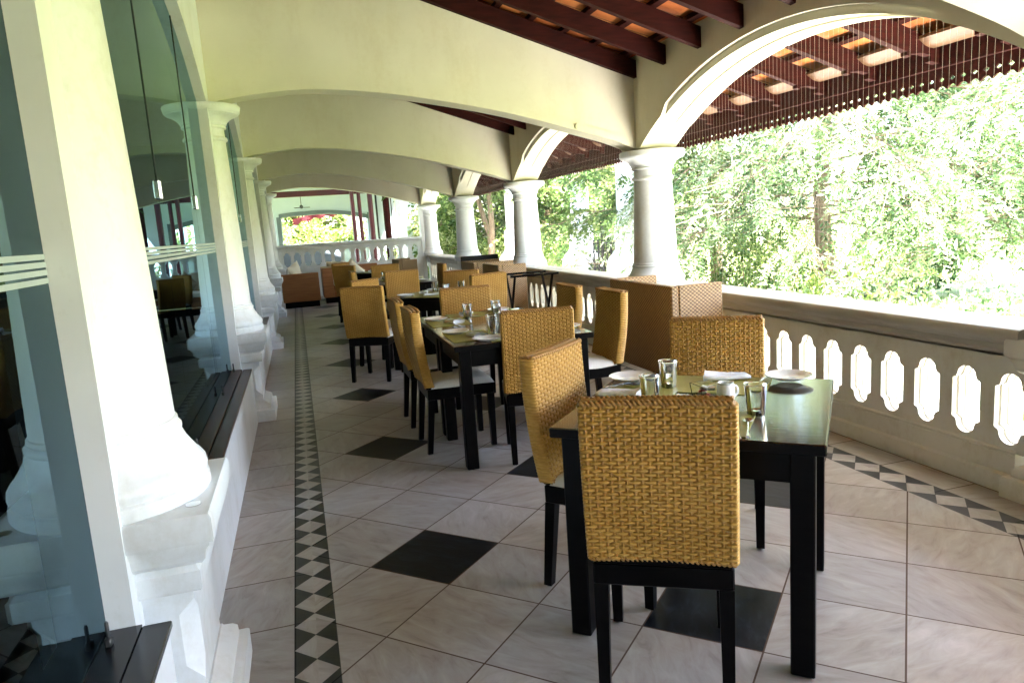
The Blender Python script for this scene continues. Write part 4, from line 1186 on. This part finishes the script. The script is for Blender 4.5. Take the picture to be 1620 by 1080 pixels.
def limbs_tree(name, label, x, y, h, trunk_r, limbs, rad, lean=(0, 0), mat='leaf_a', start=.22, z0=-.55, spray=(.42, 11, .085, .026, .75), sub=26, fork=False, rise=.35, twig=4, group='garden trees'):
    t = thing(name, label, 'tree', (x, y, z0), 0, group)
    tr = MB(); n = 10
    path = [(lean[0] * (i / n) ** 1.3 + .05 * math.sin(i * 1.1 + x), lean[1] * (i / n) ** 1.3 + .05 * math.cos(i * .9 + y), h * .93 * i / n) for i in range(n + 1)]
    tr.tube(path, [trunk_r * (1.35 if i == 0 else 1) * (1 - .85 * i / n) for i in range(n + 1)], 10)
    O, D, Lh, TN = [], [], [], []
    for k in range(limbs):
        f = start + (1 - start) * (k + rng.uniform(0, 1)) / limbs
        i = min(int(f * n), n - 1); q = f * n - i
        p0 = np.array(path[i]) * (1 - q) + np.array(path[i + 1]) * q
        az = k * 2.399 + rng.uniform(-.5, .5)
        shape = (1 - ((f - start) / (1 - start)) ** 1.6) * .85 + .18
        ll = rad * shape * rng.uniform(.65, 1.12)
        d = np.array([math.cos(az), math.sin(az), rise * rng.uniform(.3, 1.3)])
        m = 9; pp = []
        for j in range(m):
            s = j / (m - 1)
            pp.append(p0 + d * ll * s + np.array([0, 0, -ll * .45 * s * s]) + rng.normal(scale=.03, size=3) * s)
        r0 = trunk_r * .15 * (1 - f * .6)
        tr.tube([tuple(v) for v in pp], [max(r0 * (1 - .85 * j / (m - 1)), .004) for j in range(m)], 5)
        pp = np.array(pp)
        for e in range(max(3, int(sub * ll / rad))):
            s = rng.uniform(.06, 1) ** .85; j = min(int(s * (m - 1)), m - 2); q2 = s * (m - 1) - j
            b = pp[j] * (1 - q2) + pp[j + 1] * q2
            out = norm(pp[j + 1] - pp[j]); sd = np.cross(out, [0, 0, 1]); sgn = rng.choice([-1, 1])
            dir2 = norm(out * rng.uniform(.2, 1) + sd * sgn * rng.uniform(.2, 1) + np.array([0, 0, rng.uniform(-.5, .45)]))
            tl = ll * rng.uniform(.16, .34)
            tip = b + dir2 * tl; 
            tr.tube([tuple(b), tuple(b * .5 + tip * .5 + np.array([0, 0, .02])), tuple(tip)], [.007, .005, .003], 3, cap=False)
            tw = .06 + .68 * s + rng.normal(scale=.2)  # tip growth is paler; inner crown shade and highlights are also put into tone
            for w_ in range(twig):
                u = rng.uniform(.15, 1)
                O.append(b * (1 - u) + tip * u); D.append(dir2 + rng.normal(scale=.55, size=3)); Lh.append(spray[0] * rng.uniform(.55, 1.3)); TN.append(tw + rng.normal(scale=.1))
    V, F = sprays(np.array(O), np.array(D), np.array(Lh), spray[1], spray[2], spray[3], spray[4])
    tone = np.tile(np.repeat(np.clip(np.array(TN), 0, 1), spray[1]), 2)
    tr.build('trunk', M['bark'], t, 60, recalc=False)
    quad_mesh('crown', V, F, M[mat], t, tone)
    return t
def bush(name, label, x, y, z0, rx, ry, rz, n, L, W, mat, cat='shrub', group='garden shrubs', stems=12):
    t = thing(name, label, cat, (x, y, z0), 0, group)
    k = max(12, n // 90)
    c = norm(rng.normal(size=(k, 3))) * (rng.uniform(.25, 1, (k, 1)) ** .5) * np.array([rx, ry, rz]); c[:, 2] = np.abs(c[:, 2] + rz * .25)
    idx = rng.integers(0, k, n)
    rad = rng.uniform(.10, .30, k) * (rx + rz) / 2
    off = rng.normal(size=(n, 3)) * rad[idx][:, None] * .6
    b = c[idx] + off; b[:, 2] = np.maximum(b[:, 2], .02)
    d = norm(off * .8 / max(rx, .1) + c[idx] * .4 / max(rx, .1) + rng.normal(scale=.55, size=(n, 3)) + np.array([0, 0, -.15]))
    V, F = leaves(b, d, L * rng.uniform(.6, 1.3, n), W * rng.uniform(.7, 1.25, n))
    st = MB()
    for i in range(min(k, stems)):
        st.tube([(0, 0, 0), tuple(c[i] * .5 + np.array([0, 0, .1])), tuple(c[i])], [.03, .015, .005], 5)
    st.build('stems', M['bark'], t, 60, recalc=False)
    kt = rng.uniform(.1, .9, k); quad_mesh('foliage', V, F, M[mat], t, kt[idx])
    return t
def blades(name, label, x, y, z0, n, L, W, mat='blade'):
    t = thing(name, label, 'plant', (x, y, z0), 0, 'broad leaved plants')
    for i in range(n):
        m = MB(); az = rng.uniform(0, 6.28); tilt = rng.uniform(.15, .75); l = L * rng.uniform(.6, 1.15); w_ = W * rng.uniform(.7, 1.2)
        vs = []; k = 9; dx, dy = math.cos(az), math.sin(az)
        for j in range(k + 1):
            s = j / k; r = l * s * math.sin(tilt) + .25 * l * s * s; z = l * s * math.cos(tilt) - .38 * l * s ** 2.6
            wd = w_ * math.sin(math.pi * min(1, .06 + s * .94)) ** .8 * (.3 if s < .2 else 1)
            for q, dz in ((-1, .02), (0, 0), (1, .02)): vs.append((dx * r - dy * wd / 2 * q, dy * r + dx * wd / 2 * q, z + dz))
        m.add(vs, [(j * 3 + a, j * 3 + 3 + a, j * 3 + 4 + a, j * 3 + 1 + a) for j in range(k) for a in (0, 1)])
        m.build('leaf', M[mat], t, 60, recalc=False)
    return t

limbs_tree('feathery_tree', 'large feathery pale green tree with a brown trunk, just beyond the nearest arch', 7.9, 9.5, 7.6, .15, 74, 3.3, (.1, .2), 'leaf_a', .22, sub=28, twig=3, rise=.25)
limbs_tree('feathery_tree', 'second feathery tree close by at the right edge of the arch view', 9.9, 7.1, 8.0, .16, 46, 3.2, (.2, 0), 'leaf_a', .14, sub=24, twig=3)
limbs_tree('feathery_tree', 'third feathery tree left of the trunk, behind the nearest column', 8.3, 13.2, 7.8, .15, 46, 3.1, (.0, .3), 'leaf_d', .14, sub=24, twig=3)
limbs_tree('leafy_tree', 'slender leafy tree whose branches hang before the garden pillars', 6.35, 12.2, 5.4, .07, 15, 2.1, (-.5, 0), 'leaf_b', .34, spray=(.36, 7, .10, .05, .4), sub=20)
limbs_tree('leafy_tree', 'dark leafy tree beyond the garden pillars', 7.6, 21.5, 8.5, .20, 44, 3.4, (0, 0), 'leaf_b', .14, spray=(.5, 7, .15, .08, .3), sub=26)
limbs_tree('leafy_tree', 'leafy tree with thin bare lower trunk between the second and third columns', 4.9, 18.8, 6.8, .11, 20, 2.2, (.5, .5), 'leaf_b', .55, spray=(.45, 7, .14, .08, .3), sub=20)
limbs_tree('leafy_tree', 'forked slim tree leaning left between the second and third columns', 5.25, 19.4, 6.2, .10, 16, 2.0, (-.9, .3), 'leaf_b', .55, spray=(.45, 7, .14, .08, .3), sub=18)
limbs_tree('leafy_tree', 'yellow green tree near the far corner of the veranda', 5.3, 25.0, 7.5, .16, 40, 3.0, (0, 0), 'leaf_d', .12, spray=(.5, 7, .15, .08, .3), sub=24)
limbs_tree('leafy_tree', 'dark tree at far right behind the feathery trees', 14.5, 10.2, 9.5, .24, 40, 3.8, (0, 0), 'leaf_c', .12, spray=(.55, 7, .17, .09, .3), sub=24)
limbs_tree('leafy_tree', 'tall green tree in the back row behind the garden pillars', 11.5, 25.5, 10.0, .24, 44, 4.2, (0, 0), 'leaf_b', .10, spray=(.6, 7, .18, .1, .3), sub=24)
limbs_tree('leafy_tree', 'bright tree behind the second veranda in the low arch view', 0.5, 37.0, 7.0, .2, 44, 4.4, (0, 0), 'leaf_d', .08, spray=(.7, 7, .24, .13, .3), sub=22)
bush('bush', 'rounded green bush at the foot of the garden pillars', 6.9, 15.6, -.55, 1.3, 1.3, 1.5, 5200, .13, .06, 'leaf_b')
bush('bush', 'dark green bush behind the iron railing', 6.7, 13.9, -.55, 1.0, .9, 1.45, 4200, .12, .055, 'leaf_c')
bush('bush', 'yellow green bush left of the garden pillars', 5.9, 19.6, -.55, 1.2, 1.2, 1.5, 4600, .14, .065, 'leaf_d')
bush('bush', 'low pale bush under the large feathery tree', 6.3, 7.3, -.55, 1.3, 1.5, .95, 5600, .09, .035, 'leaf_d')
bush('bush', 'low pale bush beside the nearest balustrade at right', 6.0, 4.9, -.55, 1.1, 1.3, .95, 5200, .09, .035, 'leaf_a')
bush('bush', 'green bush left of the feathery tree trunk', 7.2, 10.6, -.55, 1.2, 1.2, 1.2, 5200, .10, .045, 'leaf_b')
bush('bush', 'bright bush at the far corner beyond the last column', 4.6, 21.5, -.55, 1.1, 1.1, 1.6, 4200, .14, .065, 'leaf_d')
bush('bush', 'leafy bush behind the glass screen beyond the parapet', 3.1, 25.5, -.55, 1.0, .8, 2.3, 3600, .16, .07, 'leaf_d')
bush('bush', 'broad bright bush filling the low far arch', .2, 34.0, -.55, 2.4, 1.0, 2.2, 5200, .2, .1, 'leaf_d')
blades('broad_leaf_plant', 'broad leaved plant beside the balustrade left of the feathery trunk', 5.6, 7.5, -.55, 16, 1.35, .16)
blades('broad_leaf_plant', 'broad leaved plant at the right edge above the handrail', 5.2, 4.1, -.55, 14, 1.35, .17)

# ------------------------------------------------------------------ light, sky, camera
SUN = Vector((.45, -.27, .85)).normalized()
w = bpy.data.worlds.new('World'); S.world = w; w.use_nodes = True
nt = w.node_tree; bg = nt.nodes['Background']
sky = nt.nodes.new('ShaderNodeTexSky'); sky.sky_type = 'NISHITA'; sky.sun_disc = False
sky.sun_elevation = math.asin(SUN.z); sky.sun_rotation = math.atan2(SUN.x, SUN.y)
sky.air_density = 1.0; sky.dust_density = 2.2; sky.ozone_density = 1.0
nt.links.new(sky.outputs[0], bg.inputs['Color']); bg.inputs['Strength'].default_value = .15
ld = bpy.data.lights.new('sun', 'SUN'); ld.energy = 5.0; ld.angle = R(.5); ld.color = (1, .965, .90)
lo = bpy.data.objects.new('sun', ld); COL.objects.link(lo); lo.rotation_euler = SUN.to_track_quat('Z', 'Y').to_euler(); lo.location = (10, -5, 20)

cam = bpy.data.cameras.new('camera'); co = bpy.data.objects.new('camera', cam); COL.objects.link(co)
cam.sensor_width = 36; cam.lens = 1144.01 / 1620 * 36; cam.clip_start = .05; cam.clip_end = 600
Rm = Matrix(((0.95631496, -0.28483078, -0.06582651), (0.10835691, 0.13622735, 0.98473392), (-0.27151516, -0.94884853, 0.16113963)))
co.matrix_world = Matrix.Translation((0, 0, 1.42)) @ Rm.transposed().to_4x4()
S.camera = co
S.view_settings.view_transform = 'Standard'; S.view_settings.look = 'None'; S.view_settings.exposure = 4.45; S.view_settings.gamma = 1
S.cycles.use_denoising = True
S.cycles.max_bounces = 10; S.cycles.diffuse_bounces = 6; S.cycles.glossy_bounces = 5; S.cycles.transmission_bounces = 8; S.cycles.transparent_max_bounces = 12
S.cycles.caustics_reflective = False; S.cycles.caustics_refractive = False
S.cycles.sample_clamp_indirect = 6
